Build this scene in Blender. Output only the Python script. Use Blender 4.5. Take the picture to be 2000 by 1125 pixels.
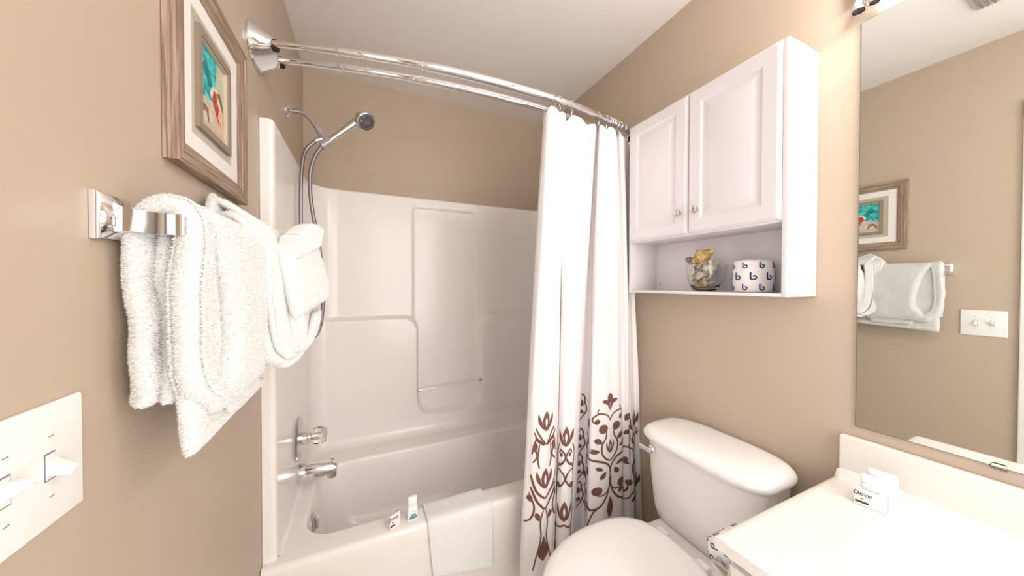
import bpy, bmesh, math, random
from math import sin, cos, pi, radians, sqrt, atan2, tan
from mathutils import Vector, Matrix, noise
random.seed(7)
for o in list(bpy.data.objects): bpy.data.objects.remove(o)
S = bpy.context.scene
COL = S.collection

# ---------------------------------------------------------------- camera, world, lights, exposure
W, H = 2000.0, 1125.0
FPX = 630.16
cam_d = bpy.data.cameras.new('camera'); cam = bpy.data.objects.new('camera', cam_d); COL.objects.link(cam)
cam_d.sensor_width = 36.0; cam_d.lens = FPX/W*36.0; cam_d.clip_start = 0.01
CAMZ = 1.272
yaw, pitch, roll = radians(24.654), radians(-0.695), radians(0.122)
F = Vector((sin(yaw)*cos(pitch), cos(yaw)*cos(pitch), sin(pitch)))
R0 = Vector((cos(yaw), -sin(yaw), 0)); U0 = R0.cross(F)
RR = R0*cos(roll)+U0*sin(roll); UU = -R0*sin(roll)+U0*cos(roll)
cam.matrix_world = Matrix(((RR.x, UU.x, -F.x, 0), (RR.y, UU.y, -F.y, 0), (RR.z, UU.z, -F.z, CAMZ), (0, 0, 0, 1)))
S.camera = cam
S.view_settings.view_transform = 'Standard'; S.view_settings.look = 'None'
S.view_settings.gamma = 1.0; S.view_settings.use_curve_mapping = False
S.view_settings.exposure = 0.60
wd = bpy.data.worlds.new('world'); S.world = wd; wd.use_nodes = True
wd.node_tree.nodes['Background'].inputs[0].default_value = (0.97, 0.98, 1.0, 1)
wd.node_tree.nodes['Background'].inputs[1].default_value = 1.7
BULB = 24.0            # emission strength of the vanity bulbs
def lamp(name, loc, size, power, rot, colr=(1, .97, .95), sy=None):
    l = bpy.data.lights.new(name, 'AREA'); l.energy = power; l.color = colr; l.size = size
    if sy: l.shape = 'RECTANGLE'; l.size_y = sy
    o = bpy.data.objects.new(name, l); COL.objects.link(o); o.location = loc; o.rotation_euler = rot
    return o
# added fill panel behind the camera, no real lamp, lifts tub and towels
lamp('fill_panel', (0.62, -1.0, 1.35), 1.1, 21.0, (radians(88), 0, radians(6)), (1, .98, .98), 1.9)

# ---------------------------------------------------------------- materials
def srgb(r, g, b):
    f = lambda c: (c/255/12.92) if c/255 <= .04045 else ((c/255+.055)/1.055)**2.4
    return (f(r), f(g), f(b), 1)
MATS = {}
def mat(name, col, rough=.5, metal=0., spec=.5, bump=0., bscale=50., trans=0., ior=1.45, coat=0., sheen=0., sss=0., emit=None, emits=0., detail=4, var=0.):
    m = bpy.data.materials.new(name); m.use_nodes = True; nt = m.node_tree
    b = nt.nodes['Principled BSDF']
    b.inputs['Base Color'].default_value = col if len(col) == 4 else (*col, 1)
    b.inputs['Roughness'].default_value = rough; b.inputs['Metallic'].default_value = metal
    b.inputs['Specular IOR Level'].default_value = spec; b.inputs['IOR'].default_value = ior
    b.inputs['Transmission Weight'].default_value = trans
    b.inputs['Coat Weight'].default_value = coat; b.inputs['Coat Roughness'].default_value = .06
    b.inputs['Sheen Weight'].default_value = sheen
    if sss: b.inputs['Subsurface Weight'].default_value = sss; b.inputs['Subsurface Scale'].default_value = .004
    if emit: b.inputs['Emission Color'].default_value = emit; b.inputs['Emission Strength'].default_value = emits
    tc = nt.nodes.new('ShaderNodeTexCoord')
    if bump or var:
        n = nt.nodes.new('ShaderNodeTexNoise'); n.inputs['Scale'].default_value = bscale; n.inputs['Detail'].default_value = detail
        nt.links.new(tc.outputs['Object'], n.inputs['Vector'])
        if bump:
            bp = nt.nodes.new('ShaderNodeBump'); bp.inputs['Strength'].default_value = bump; bp.inputs['Distance'].default_value = .002
            nt.links.new(n.outputs['Fac'], bp.inputs['Height']); nt.links.new(bp.outputs['Normal'], b.inputs['Normal'])
        if var:
            mx = nt.nodes.new('ShaderNodeMixRGB'); mx.blend_type = 'MULTIPLY'
            c = b.inputs['Base Color'].default_value[:]
            mx.inputs[1].default_value = c; mx.inputs[2].default_value = (1-var, 1-var, 1-var, 1)
            rp = nt.nodes.new('ShaderNodeMapRange'); rp.inputs[1].default_value = .38; rp.inputs[2].default_value = .62
            nt.links.new(n.outputs['Fac'], rp.inputs[0]); nt.links.new(rp.outputs[0], mx.inputs[0]); nt.links.new(mx.outputs[0], b.inputs['Base Color'])
    MATS[name] = m
    return m
M = MATS
mat('wall_paint', srgb(192, 174, 154), .42, bump=.12, bscale=260, spec=.45)
mat('ceiling_paint', srgb(240, 234, 230), .8, bump=.1, bscale=200)
mat('floor_tile', srgb(190, 175, 155), .4, bump=.1, bscale=30, var=.2)
mat('trim_white', srgb(238, 236, 232), .35)
mat('fibreglass', srgb(244, 239, 235), .20, spec=.5)
mat('porcelain', srgb(240, 236, 233), .07, spec=.55, coat=.3)
mat('seat_plastic', srgb(244, 241, 238), .18)
mat('counter_marble', srgb(236, 230, 223), .14, bump=.01, bscale=8, var=.02)
mat('cabinet_white', srgb(226, 221, 222), .34)
mat('vanity_paint', srgb(232, 230, 222), .4)
mat('chrome', (.78, .78, .80), .06, metal=1)
mat('brushed_chrome', (.60, .58, .58), .24, metal=1)
mat('hose_metal', (.30, .28, .29), .42, metal=.8)
mat('nickel', (.62, .57, .50), .22, metal=1)
mat('grey_plastic', srgb(176, 166, 172), .3, metal=.25)
mat('dark_gap', srgb(45, 35, 30), .7)
mat('spray_face', srgb(120, 115, 120), .35, metal=.4, bump=.6, bscale=180)
mat('clear_acrylic', (1, .98, .96), .03, trans=1, ior=1.49)
mat('clear_glass', (.93, .97, .96), .01, trans=1, ior=1.46)
mat('terry', srgb(250, 247, 240), .95, spec=.15, sheen=.35, bump=.9, bscale=420, sss=.0)
def terry():
    m = bpy.data.materials.new('terry_cloth'); m.use_nodes = True; nt = m.node_tree; nt.nodes.clear()
    out = nt.nodes.new('ShaderNodeOutputMaterial'); d = nt.nodes.new('ShaderNodeBsdfDiffuse'); t = nt.nodes.new('ShaderNodeBsdfTranslucent'); mx = nt.nodes.new('ShaderNodeMixShader')
    d.inputs[0].default_value = (.975, .97, .955, 1); t.inputs[0].default_value = (.97, .95, .91, 1); mx.inputs[0].default_value = .2
    nt.links.new(d.outputs[0], mx.inputs[1]); nt.links.new(t.outputs[0], mx.inputs[2]); nt.links.new(mx.outputs[0], out.inputs[0]); M['terry'] = m
terry()
mat('curtain_cloth', srgb(238, 232, 231), .72, spec=.25, bump=.18, bscale=900, sheen=.1)
mat('brown_thread', srgb(146, 104, 90), .85, spec=.2, bump=1.0, bscale=900, var=.45)
mat('mirror_glass', (.84, .875, .86), .002, metal=1)
mat('mirror_edge', srgb(120, 128, 124), .2, metal=.3)
mat('switch_plastic', srgb(240, 240, 236), .25)
mat('paper_white', srgb(238, 232, 228), .6, bump=.3, bscale=120)
mat('ink_blue', srgb(32, 58, 108), .6)
mat('ink_dark', srgb(60, 52, 58), .5)
mat('ink_gold', srgb(176, 140, 60), .4)
mat('ink_grey', srgb(128, 124, 136), .5)
mat('ink_teal', srgb(70, 150, 140), .5)
mat('box_white', srgb(240, 236, 236), .35)
mat('bottle_white', srgb(246, 243, 242), .25, sss=.1)
mat('mat_board', srgb(236, 232, 226), .8)
mat('cream_board', srgb(196, 186, 168), .7)
mat('inner_frame', srgb(150, 134, 118), .5, bump=.4, bscale=200)
mat('vent_white', srgb(205, 202, 198), .5)
mat('bulb_glow', (1, .93, .82), .3, emit=(1, .955, .925, 1), emits=BULB)
mat('shell_peach', srgb(226, 190, 160), .4, var=.35, bscale=60)
mat('shell_tan', srgb(196, 160, 118), .45, var=.5, bscale=80)
mat('shell_white', srgb(240, 224, 210), .35, var=.2, bscale=70)
mat('shell_gold', srgb(222, 186, 122), .4, var=.6, bscale=48, bump=.8)
mat('shell_grey', srgb(140, 124, 122), .5, var=.5, bscale=120)
# wood grain for the picture frame
def wood():
    m = bpy.data.materials.new('weathered_wood'); m.use_nodes = True; nt = m.node_tree; b = nt.nodes['Principled BSDF']
    tc = nt.nodes.new('ShaderNodeTexCoord'); mp = nt.nodes.new('ShaderNodeMapping'); n = nt.nodes.new('ShaderNodeTexNoise')
    mp.inputs['Scale'].default_value = (260, 260, 9); n.inputs['Scale'].default_value = 1.0; n.inputs['Detail'].default_value = 5
    rp = nt.nodes.new('ShaderNodeValToRGB')
    rp.color_ramp.elements[0].position = .3; rp.color_ramp.elements[0].color = srgb(112, 90, 74)
    rp.color_ramp.elements[1].position = .7; rp.color_ramp.elements[1].color = srgb(184, 160, 140)
    nt.links.new(tc.outputs['Object'], mp.inputs['Vector']); nt.links.new(mp.outputs[0], n.inputs['Vector'])
    nt.links.new(n.outputs['Fac'], rp.inputs[0]); nt.links.new(rp.outputs[0], b.inputs['Base Color'])
    b.inputs['Roughness'].default_value = .6
    bp = nt.nodes.new('ShaderNodeBump'); bp.inputs['Strength'].default_value = .4; bp.inputs['Distance'].default_value = .001
    nt.links.new(n.outputs['Fac'], bp.inputs['Height']); nt.links.new(bp.outputs[0], b.inputs['Normal'])
    M['wood_v'] = m
    m2 = m.copy(); m2.node_tree.nodes['Mapping'].inputs['Scale'].default_value = (260, 9, 260); M['wood_h'] = m2
wood()
def paint(name, cols, scale, stretch=(1, 1, 1)):
    m = bpy.data.materials.new(name); m.use_nodes = True; nt = m.node_tree; b = nt.nodes['Principled BSDF']
    tc = nt.nodes.new('ShaderNodeTexCoord'); mp = nt.nodes.new('ShaderNodeMapping'); mp.inputs['Scale'].default_value = stretch
    n = nt.nodes.new('ShaderNodeTexNoise'); n.inputs['Scale'].default_value = scale; n.inputs['Detail'].default_value = 3
    n.inputs['Distortion'].default_value = .8
    rp = nt.nodes.new('ShaderNodeValToRGB'); e = rp.color_ramp.elements
    e[0].position = .34; e[0].color = srgb(*cols[0]); e[1].position = .68; e[1].color = srgb(*cols[-1])
    for k, c in enumerate(cols[1:-1]):
        q = e.new(.34+.34*(k+1)/(len(cols)-1)); q.color = srgb(*c)
    nt.links.new(tc.outputs['Object'], mp.inputs[0]); nt.links.new(mp.outputs[0], n.inputs['Vector']); nt.links.new(n.outputs['Fac'], rp.inputs[0])
    nt.links.new(rp.outputs[0], b.inputs['Base Color']); b.inputs['Roughness'].default_value = .6; M[name] = m
paint('art_sea', [(30, 120, 125), (60, 190, 185), (120, 215, 205)], 28, (1, 1, 1.6))
paint('art_sky', [(206, 200, 170), (190, 190, 160), (220, 214, 190)], 20)
paint('art_sand', [(222, 208, 188), (200, 180, 156), (190, 196, 196)], 24, (1, .6, 2))
paint('art_red', [(196, 70, 60), (150, 50, 50), (214, 150, 110)], 60)
paint('art_orange', [(220, 150, 90), (235, 200, 160), (190, 110, 70)], 60)
paint('art_white', [(236, 228, 220), (220, 200, 190), (240, 236, 232)], 60)
paint('art_brown', [(120, 96, 70), (150, 120, 90), (90, 80, 74)], 60)

# ---------------------------------------------------------------- mesh helpers
class MB:
    def __init__(s): s.v = []; s.f = []; s.m = []
    def add(s, verts, faces, mi=0):
        b = len(s.v); s.v += [tuple(v) for v in verts]
        for f in faces: s.f.append([b+i for i in f]); s.m.append(mi)
        return s
    def box(s, x0, x1, y0, y1, z0, z1, bev=0., mi=0, seg=2):
        bm = bmesh.new(); bmesh.ops.create_cube(bm, size=1)
        for v in bm.verts: v.co = Vector(((x0+x1)/2+v.co.x*(x1-x0), (y0+y1)/2+v.co.y*(y1-y0), (z0+z1)/2+v.co.z*(z1-z0)))
        if bev: bmesh.ops.bevel(bm, geom=bm.edges[:], offset=bev, segments=seg, profile=.5, affect='EDGES')
        bm.verts.index_update()
        s.add([v.co for v in bm.verts], [[v.index for v in f.verts] for f in bm.faces], mi); bm.free(); return s
    def obox(s, c, ax, ay, az, bev=0., mi=0):   # oriented box: centre, three half vectors
        c, ax, ay, az = map(Vector, (c, ax, ay, az))
        t = MB().box(-ax.length, ax.length, -ay.length, ay.length, -az.length, az.length, bev)
        X, Y, Z = ax.normalized(), ay.normalized(), az.normalized()
        return s.add([c+X*v[0]+Y*v[1]+Z*v[2] for v in t.v], t.f, mi)
    def rings(s, rings, closed=True, cap0=True, cap1=True, mi=0, loop=False):
        n = len(rings[0]); vs = [p for r in rings for p in r]; fs = []
        k = n if closed else n-1; R = len(rings)
        for i in range(R if loop else R-1):
            for j in range(k):
                a, b2 = i*n+j, i*n+(j+1) % n; i2 = (i+1) % R
                fs.append([a, b2, i2*n+(j+1) % n, i2*n+j])
        if cap0 and not loop: fs.append(list(range(n))[::-1])
        if cap1 and not loop: fs.append([(R-1)*n+j for j in range(n)])
        return s.add(vs, fs, mi)
    def lathe(s, prof, origin=(0, 0, 0), axis=(0, 0, 1), n=32, mi=0, caps=True):   # prof: (radius, height)
        o = Vector(origin); a = Vector(axis).normalized()
        u = a.orthogonal().normalized(); w = a.cross(u)
        rg = [[o+a*h+(u*cos(2*pi*j/n)+w*sin(2*pi*j/n))*max(r, 1e-5) for j in range(n)] for r, h in prof]
        return s.rings(rg, True, caps, caps, mi)
    def tube(s, pts, r, n=12, mi=0, closed=False, flat=None):
        P = [Vector(p) for p in pts]; N = len(P)
        rs = r if isinstance(r, (list, tuple)) else [r]*N
        def tan_(i):
            a = P[(i-1) % N] if (closed or i > 0) else P[i]; b = P[(i+1) % N] if (closed or i < N-1) else P[i]
            t = b-a; return t.normalized() if t.length > 1e-9 else Vector((0, 0, 1))
        t0 = tan_(0); u = t0.orthogonal().normalized(); rg = []
        for i in range(N):
            t = tan_(i); u = (u-t*u.dot(t))
            u = u.normalized() if u.length > 1e-6 else t.orthogonal().normalized()
            w = t.cross(u)
            rg.append([P[i]+(u*cos(2*pi*j/n)+w*sin(2*pi*j/n))*rs[i] for j in range(n)])
        return s.rings(rg, True, not closed, not closed, mi, loop=closed)
    def sphere(s, c, r, n=20, m=12, mi=0, sc=(1, 1, 1)):
        c = Vector(c); rg = []
        for i in range(1, m):
            a = pi*i/m
            rg.append([c+Vector((sin(a)*cos(2*pi*j/n)*r*sc[0], sin(a)*sin(2*pi*j/n)*r*sc[1], -cos(a)*r*sc[2])) for j in range(n)])
        return s.rings(rg, True, True, True, mi)
    def prism(s, poly, fn, t0, t1, mi=0):       # poly 2-D points, fn(a,b,t)->3-D
        n = len(poly)
        vs = [fn(a, b, t0) for a, b in poly]+[fn(a, b, t1) for a, b in poly]
        fs = [list(range(n))[::-1], list(range(n, 2*n))]+[[i, (i+1) % n, n+(i+1) % n, n+i] for i in range(n)]
        return s.add(vs, fs, mi)
    def xform(s, fn): s.v = [tuple(fn(Vector(v))) for v in s.v]; return s
    def build(s, name, mats, parent=None, smooth=35, tag=None, loc=None, recalc=True):
        me = bpy.data.meshes.new(name)
        L = Vector(loc) if loc else Vector((0, 0, 0))
        me.from_pydata([tuple(Vector(v)-L) for v in s.v] if loc else s.v, [], s.f)
        if isinstance(mats, str): mats = [mats]
        for m in mats: me.materials.append(M[m])
        me.polygons.foreach_set('material_index', s.m)
        me.update()
        if recalc and len(s.f) < 200000:
            bm = bmesh.new(); bm.from_mesh(me); bmesh.ops.recalc_face_normals(bm, faces=bm.faces[:]); bm.to_mesh(me); bm.free()
        if smooth:
            me.shade_smooth(); me.set_sharp_from_angle(angle=radians(smooth))
        o = bpy.data.objects.new(name, me); COL.objects.link(o)
        if loc: o.location = L
        if parent is not None:
            o.parent = parent
            if not loc: o.location = -Vector(parent.location)
            else: o.location = L-Vector(parent.location)
        if tag: settag(o, *tag)
        return o
def settag(o, label, cat, group=None):
    o['label'] = label; o['category'] = cat
    if group: o['group'] = group
    return o
def thing(name, loc, label, cat, group=None):
    o = bpy.data.objects.new(name, None); COL.objects.link(o); o.location = loc; o.empty_display_size = .05
    return settag(o, label, cat, group)
def sub(mb, name, mats, parent, top, smooth=35):     # a sub-part: child of a part whose parent chain ends at `top`
    return mb.build(name, mats, None, smooth) if parent is None else _sub(mb, name, mats, parent, smooth)
def _sub(mb, name, mats, parent, smooth):
    o = mb.build(name, mats, None, smooth); o.parent = parent
    w = Vector(parent.location)+(Vector(parent.parent.location) if parent.parent else Vector())
    o.location = -w
    return o
def struct(mb, name, mats, smooth=0):
    o = mb.build(name, mats, None, smooth); o['kind'] = 'structure'; return o
def sm(a, b, x):
    t = max(0., min(1., (x-a)/(b-a))); return t*t*(3-2*t)
def catmull(P, per=8):
    P = [Vector(p) for p in P]; out = []
    for i in range(len(P)-1):
        a = P[max(i-1, 0)]; b = P[i]; c = P[i+1]; d = P[min(i+2, len(P)-1)]
        for k in range(per):
            t = k/per
            out.append(.5*((2*b)+(c-a)*t+(2*a-5*b+4*c-d)*t*t+(-a+3*b-3*c+d)*t**3))
    out.append(P[-1]); return out
def rrect(x0, x1, y0, y1, r, z, n=8):
    pts = []
    for cx, cy, a0 in ((x1-r, y1-r, 0), (x0+r, y1-r, 90), (x0+r, y0+r, 180), (x1-r, y0+r, 270)):
        for k in range(n+1):
            a = radians(a0+90*k/n); pts.append((cx+r*cos(a), cy+r*sin(a), z))
    return pts
def text_mesh(txt, size, fn, extrude=0.0002, shear=0., bold=0.):
    cu = bpy.data.curves.new('lettering', 'FONT'); cu.body = txt; cu.size = size; cu.align_x = 'CENTER'; cu.align_y = 'CENTER'
    cu.shear = shear; cu.offset = bold; cu.resolution_u = 3
    ob = bpy.data.objects.new('lettering', cu); COL.objects.link(ob)
    dg = bpy.context.evaluated_depsgraph_get(); me = bpy.data.meshes.new_from_object(ob.evaluated_get(dg))
    mb = MB(); mb.add([fn(v.co.x, v.co.y) for v in me.vertices], [list(p.vertices) for p in me.polygons])
    bpy.data.objects.remove(ob); bpy.data.curves.remove(cu); bpy.data.meshes.remove(me)
    return mb

# ---------------------------------------------------------------- room shell
XL, XR, YB, YN, ZC = -0.296, 1.228, 2.066, -1.10, 2.44
DY0, DY1, DZ = -0.55, 0.300, 2.05       # doorway in the left wall
T = .12
struct(MB().box(XL-T, XR+T, YN-T, YB+T, -.1, 0), 'floor', 'floor_tile')
struct(MB().box(XL-T, XR+T, YN-T, YB+T, ZC, ZC+.1), 'ceiling', 'ceiling_paint')
struct(MB().box(XL-T, XR+T, YB, YB+T, 0, ZC), 'wall_back', 'wall_paint')
struct(MB().box(XR, XR+T, YN, YB, 0, ZC), 'wall_right', 'wall_paint')
struct(MB().box(XL-T, XR+T, YN-T, YN, 0, ZC), 'wall_near', 'wall_paint')
struct(MB().box(XL-T, XL, DY1, YB, 0, ZC).box(XL-T, XL, YN, DY0, 0, ZC).box(XL-T, XL, DY0, DY1, DZ, ZC), 'wall_left', 'wall_paint')
cs = MB()
for a, b in ((DY1-.015, DY1+.072), (DY0-.072, DY0+.015)):
    cs.box(XL, XL+.014, a, b, 0, DZ+.0665, .004)
cs.box(XL, XL+.014, DY0-.072, DY1+.072, DZ-.015, DZ+.067, .004)
cs.box(XL-T, XL, DY1-.015, DY1, 0, DZ).box(XL-T, XL, DY0, DY0+.015, 0, DZ)
struct(cs, 'trim_1', 'trim_white')
dm = MB().box(-.05, .72, YN+.0005, YN+.030, .008, 2.03, .002)
for a, b, c, d in ((.04, .31, .25, .95), (.36, .63, .25, .95), (.04, .31, 1.10, 1.90), (.36, .63, 1.10, 1.90)):
    dm.box(a, b, YN+.029, YN+.036, c, d, .006)
struct(dm, 'added_door', 'trim_white')  # added unseen door, gives the chrome something white to reflect
struct(MB().box(-.12, -.055, YN+.0005, YN+.014, 0, 2.10, .003).box(.725, .79, YN+.0005, YN+.014, 0, 2.10, .003).box(-.055, .725, YN+.0005, YN+.014, 2.035, 2.10, .003), 'trim_2', 'trim_white')  # casing around the added door
struct(MB().box(XL, XL+.012, DY1+.072, 1.20, 0, .09, .003), 'baseboard_left', 'trim_white')
struct(MB().box(XR-.012, XR, .46, 1.15, 0, .09, .003), 'baseboard_right', 'trim_white')

# ---------------------------------------------------------------- bathtub with its surround (one moulded unit)
tub = thing('bathtub', (.466, 1.64, 0), 'off-white one-piece bathtub with tall moulded shower surround', 'bathtub')
ZR, ZT = .38, 1.796
def plan_path():
    P = []   # (x, y, nx, ny, backcoord) n = inward
    SL, SR, SBk = -.258, 1.190, 2.030; YF = 1.249
    P.append((XL+.001, YF, 0, -1)); P.append((XL+.006, YF-.0, 0, -1))
    for k in range(5): P.append((XL+.008+(SL-.014-XL-.008)*k/4, YF, 0, -1))
    for k in range(1, 6):
        a = radians(90*k/5); P.append((SL-.014+.014*sin(a), YF+.014-.014*cos(a), sin(a), -cos(a)))
    n = 50
    for k in range(1, n): P.append((SL, YF+.014+(SBk-.13-YF-.014)*k/n, 1, 0))
    for k in range(13):
        a = radians(90*k/12); P.append((SL+.13-.13*cos(a), SBk-.13+.13*sin(a), cos(a), -sin(a)))
    n = 200
    for k in range(1, n): P.append((SL+.13+(SR-SL-.26)*k/n, SBk, 0, -1))
    for k in range(13):
        a = radians(90*k/12); P.append((SR-.13+.13*sin(a), SBk-.13+.13*cos(a), -sin(a), -cos(a)))
    n = 20
    for k in range(1, n): P.append((SR, SBk-.13+(YF+.014-SBk+.13)*k/n, -1, 0))
    for k in range(0, 6):
        a = radians(90*k/5); P.append((SR+.014-.014*cos(a), YF+.014-.014*sin(a), -cos(a), -sin(a)))
    P.append((XR-.001, YF, 0, -1))
    return P
def sdrb(x, z, x0, x1, z0, z1, r):
    qx = abs(x-(x0+x1)/2)-(x1-x0)/2+r; qz = abs(z-(z0+z1)/2)-(z1-z0)/2+r
    return sqrt(max(qx, 0)**2+max(qz, 0)**2)+min(max(qx, qz), 0)-r
def smin(a, b, k):
    h = max(k-abs(a-b), 0)/k; return min(a, b)-h*h*h*k/6
def depth(x, z):
    a = smin(sdrb(x, z, -.30, .296, -3, 1.077, .085), sdrb(x, z, .692, 4, -3, 1.080, .085), .001)
    b = smin(a, sdrb(x, z, -.30, 4, -3, .485, .02), .16)
    d = .048*sm(.009, -.013, b)
    d -= .012*sm(.007, -.007, sdrb(x, z, .272, .668, .45, 1.735, .02))*(1-sm(.009, -.013, b))
    return d*sm(-.26, -.14, x)*sm(1.20, 1.10, x)
P = plan_path(); mb = MB(); NZ = 210; rows = []
zs = [ZR-.03+(ZT-.012-ZR+.03)*k/NZ for k in range(NZ+1)]
for z in zs:
    rows.append([Vector((x+nx*depth(x, z)*(1 if ny < 0 and y > 1.9 else 0), y+(ny*depth(x, z) if y > 1.85 else 0), z)) for x, y, nx, ny in P])
for k in range(1, 5):      # rounded top lip going back to the wall
    a = radians(90*k/4); rows.append([Vector((x-nx*.010*(1-cos(a)), y-ny*.010*(1-cos(a)), ZT-.012+.012*sin(a))) for x, y, nx, ny in P])
def towall(x, y, nx, ny):
    if y < 1.26 and ny < -.9: return (x, y+.02)
    return (max(XL+.0015, min(XR-.0015, x-nx*.06)), min(YB-.0015, y-ny*.06))
rows.append([Vector((*towall(*p), ZT)) for p in P])
mb.rings(rows, closed=False, cap0=False, cap1=False)
mb.build('surround_panel', 'fibreglass', tub, 40)
# tub: rim, basin and apron
mb = MB(); X0, X1, Y0, Y1 = XL+.002, XR-.002, 1.215, 2.0
L = [rrect(X0, X1, Y0+.012, Y1, .002, 0), rrect(X0, X1, Y0+.006, Y1, .002, .20), rrect(X0, X1, Y0+.001, Y1, .002, .33), rrect(X0, X1, Y0, Y1, .002, .360)]
for k in range(1, 5):
    a = radians(90*k/4); L.append(rrect(X0, X1, Y0+.020*(1-cos(a)), Y1, .002, ZR-.020+.020*sin(a)))
ix0, ix1, iy0, iy1 = -.208, 1.115, 1.306, 1.822
L.append(rrect(ix0-.004, ix1+.004, iy0-.004, iy1+.004, .11, ZR))
for k in range(1, 6):
    a = radians(80*k/5); d = .012*sin(a); L.append(rrect(ix0+d, ix1-d, iy0+d, iy1-d, .105, ZR-.014*(1-cos(a))))
for z, d, r in ((.33, .020, .11), (.24, .032, .115), (.16, .048, .12), (.10, .075, .12), (.07, .11, .12), (.06, .16, .10)):
    L.append(rrect(ix0+d, ix1-d*1.5, iy0+d, iy1-d, r, z))
L = [[Vector(p) for p in l] for l in L]
mb.rings(L, True, True, True)
mb.build('tub_basin', 'fibreglass', tub, 50)
# coved joint strip between rim and surround
cv = MB(); prof = []
Pc = [p for p in P if p[1] > 1.26]
for k in range(6):
    a = radians(90*k/5)
    rr_ = lambda y: .016+.026*sm(1.70, 1.95, y)
    prof.append([Vector((x+nx*((depth(x, ZR+.02) if y > 1.85 else 0)-.0005+rr_(y)*(1-sin(a))), y+ny*((depth(x, ZR+.02) if y > 1.85 else 0)-.0005+rr_(y)*(1-sin(a))), ZR-.0005+rr_(y)*(1-cos(a)))) for x, y, nx, ny in Pc])
cv.rings(prof, closed=False, cap0=False, cap1=False); cv.build('cove_strip', 'fibreglass', tub, 60)
mb = MB().tube([(.298, 1.990, .632), (.690, 1.990, .648)], .0055, 12)
bar = mb.build('shelf_rail', 'clear_acrylic', tub)
bar['label'] = 'clear rail across the soap niche'
for nm, x, z in (('rail_end', .302, .632), ('rail_end', .686, .648)):
    e = MB().lathe([(.009, -.005), (.009, .005)], (x, 1.990, z), (1, 0, 0), 16).build(nm, 'nickel', tub); e['label'] = 'dark metal rail end'

# ---------------------------------------------------------------- shower valve, spout, overflow
t = thing('shower_valve', (-.257, 1.62, .60), 'chrome round shower valve plate with clear faceted knob', 'shower valve')
MB().lathe([(.088, -.0), (.090, .004), (.084, .010), (.050, .015), (.030, .018), (.0, .019)], (-.2575, 1.625, .610), (1, 0, 0), 48).build('escutcheon', 'brushed_chrome', t)
MB().lathe([(.026, .015), (.026, .034), (.022, .036), (.022, .050), (.0, .051)], (-.2575, 1.625, .610), (1, 0, 0), 32).build('valve_stem', 'chrome', t)
kb = MB()
kb.lathe([(.014, .046), (.026, .051), (.035, .062), (.039, .078), (.036, .094), (.026, .106), (.0, .110)], (-.2575, 1.625, .610), (1, 0, 0), 14)
kn = kb.build('knob', 'clear_acrylic', t, 10)
kn['label'] = 'clear faceted acrylic knob'
_sub(MB().lathe([(.009, .052), (.009, .085), (.0, .086)], (-.2575, 1.625, .610), (1, 0, 0), 12), 'knob_core', 'nickel', kn, 30)
t = thing('tub_spout', (-.257, 1.60, .485), 'chrome tub spout with lift diverter below the shower valve', 'tub spout')
sp = []
for x, rz, ry, cz in ((-.2575, .036, .033, .468), (-.250, .039, .036, .468), (-.22, .037, .035, .467), (-.16, .031, .030, .467), (-.125, .026, .027, .466), (-.112, .021, .023, .464), (-.108, .011, .013, .464)):
    sp.append([Vector((x, 1.61+ry*cos(2*pi*j/24), cz+rz*sin(2*pi*j/24))) for j in range(24)])
MB().rings(sp).build('spout_body', 'chrome', t)
MB().lathe([(.019, 0), (.021, .020), (.019, .034)], (-.131, 1.61, .427), (0, 0, 1), 20).build('spout_outlet', 'brushed_chrome', t)
MB().lathe([(.004, 0), (.004, .014), (.009, .016), (.009, .022), (.0, .024)], (-.128, 1.61, .488), (0, 0, 1), 16).build('diverter_pull', 'chrome', t)
t = thing('overflow_plate', (-.19, 1.53, .30), 'small chrome overflow plate with trip lever inside the tub end', 'overflow plate')
OX = -.1885
MB().lathe([(.036, -.004), (.037, .004), (.030, .009), (.0, .011)], (OX, 1.485, .322), (1, 0, .12), 32).build('cover_plate', 'brushed_chrome', t)
MB().obox((OX+.015, 1.485, .319), (.006, 0, 0), (0, .010, 0), (0, 0, .022), .003).build('trip_lever', 'chrome', t)

# ---------------------------------------------------------------- shower head on its arm
SY = 1.66
t = thing('hand_shower', (XL, SY, 2.01), 'chrome hand-held shower head on a bent wall arm with grey hose', 'shower head')
MB().lathe([(.034, 0), (.034, .004), (.026, .012), (.014, .016), (.0, .016)], (XL+.0005, SY, 2.011), (1, 0, 0), 32).build('wall_flange', 'chrome', t)
MB().tube(catmull([(XL+.005, SY, 2.012), (-.262, SY, 2.014), (-.238, SY, 2.012), (-.212, SY, 1.992), (-.190, SY, 1.962), (-.178, SY, 1.946)], 6), .0095, 16).build('shower_arm', 'brushed_chrome', t)
d = Vector((.030, 0, -.040)).normalized()
mb = MB().lathe([(.0, 0), (.013, 0), (.013, .012), (.0155, .013), (.0155, .038), (.013, .040), (.013, .055), (.017, .056), (.017, .072), (.0, .073)], Vector((-.188, SY, 1.962)), d, 20)
mb.lathe([(.0, -.026), (.018, -.026), (.017, .022), (.0, .022)], Vector((-.149, SY, 1.899)), Vector((.72, 0, .62)), 24)
mb.build('swivel_bracket', 'grey_plastic', t)
MB().lathe([(.0, 0), (.012, 0), (.012, .028), (.0, .028)], (-.166, SY, 1.915), (-.8, 0, -.42), 18).build('hose_outlet', 'chrome', t)
a = Vector((-.158, SY, 1.893)); b = Vector((-.030, SY-.01, 2.012))
hd = b-a; n_ = 9
MB().tube([a+hd*k/n_ for k in range(n_+1)], [.0085, .010, .0115, .0125, .0135, .014, .0145, .015, .017, .020], 20).build('handle', 'chrome', t)
hc = Vector((.006, SY-.03, 2.018)); ha = Vector((.33, -.62, -.62)).normalized()
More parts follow.
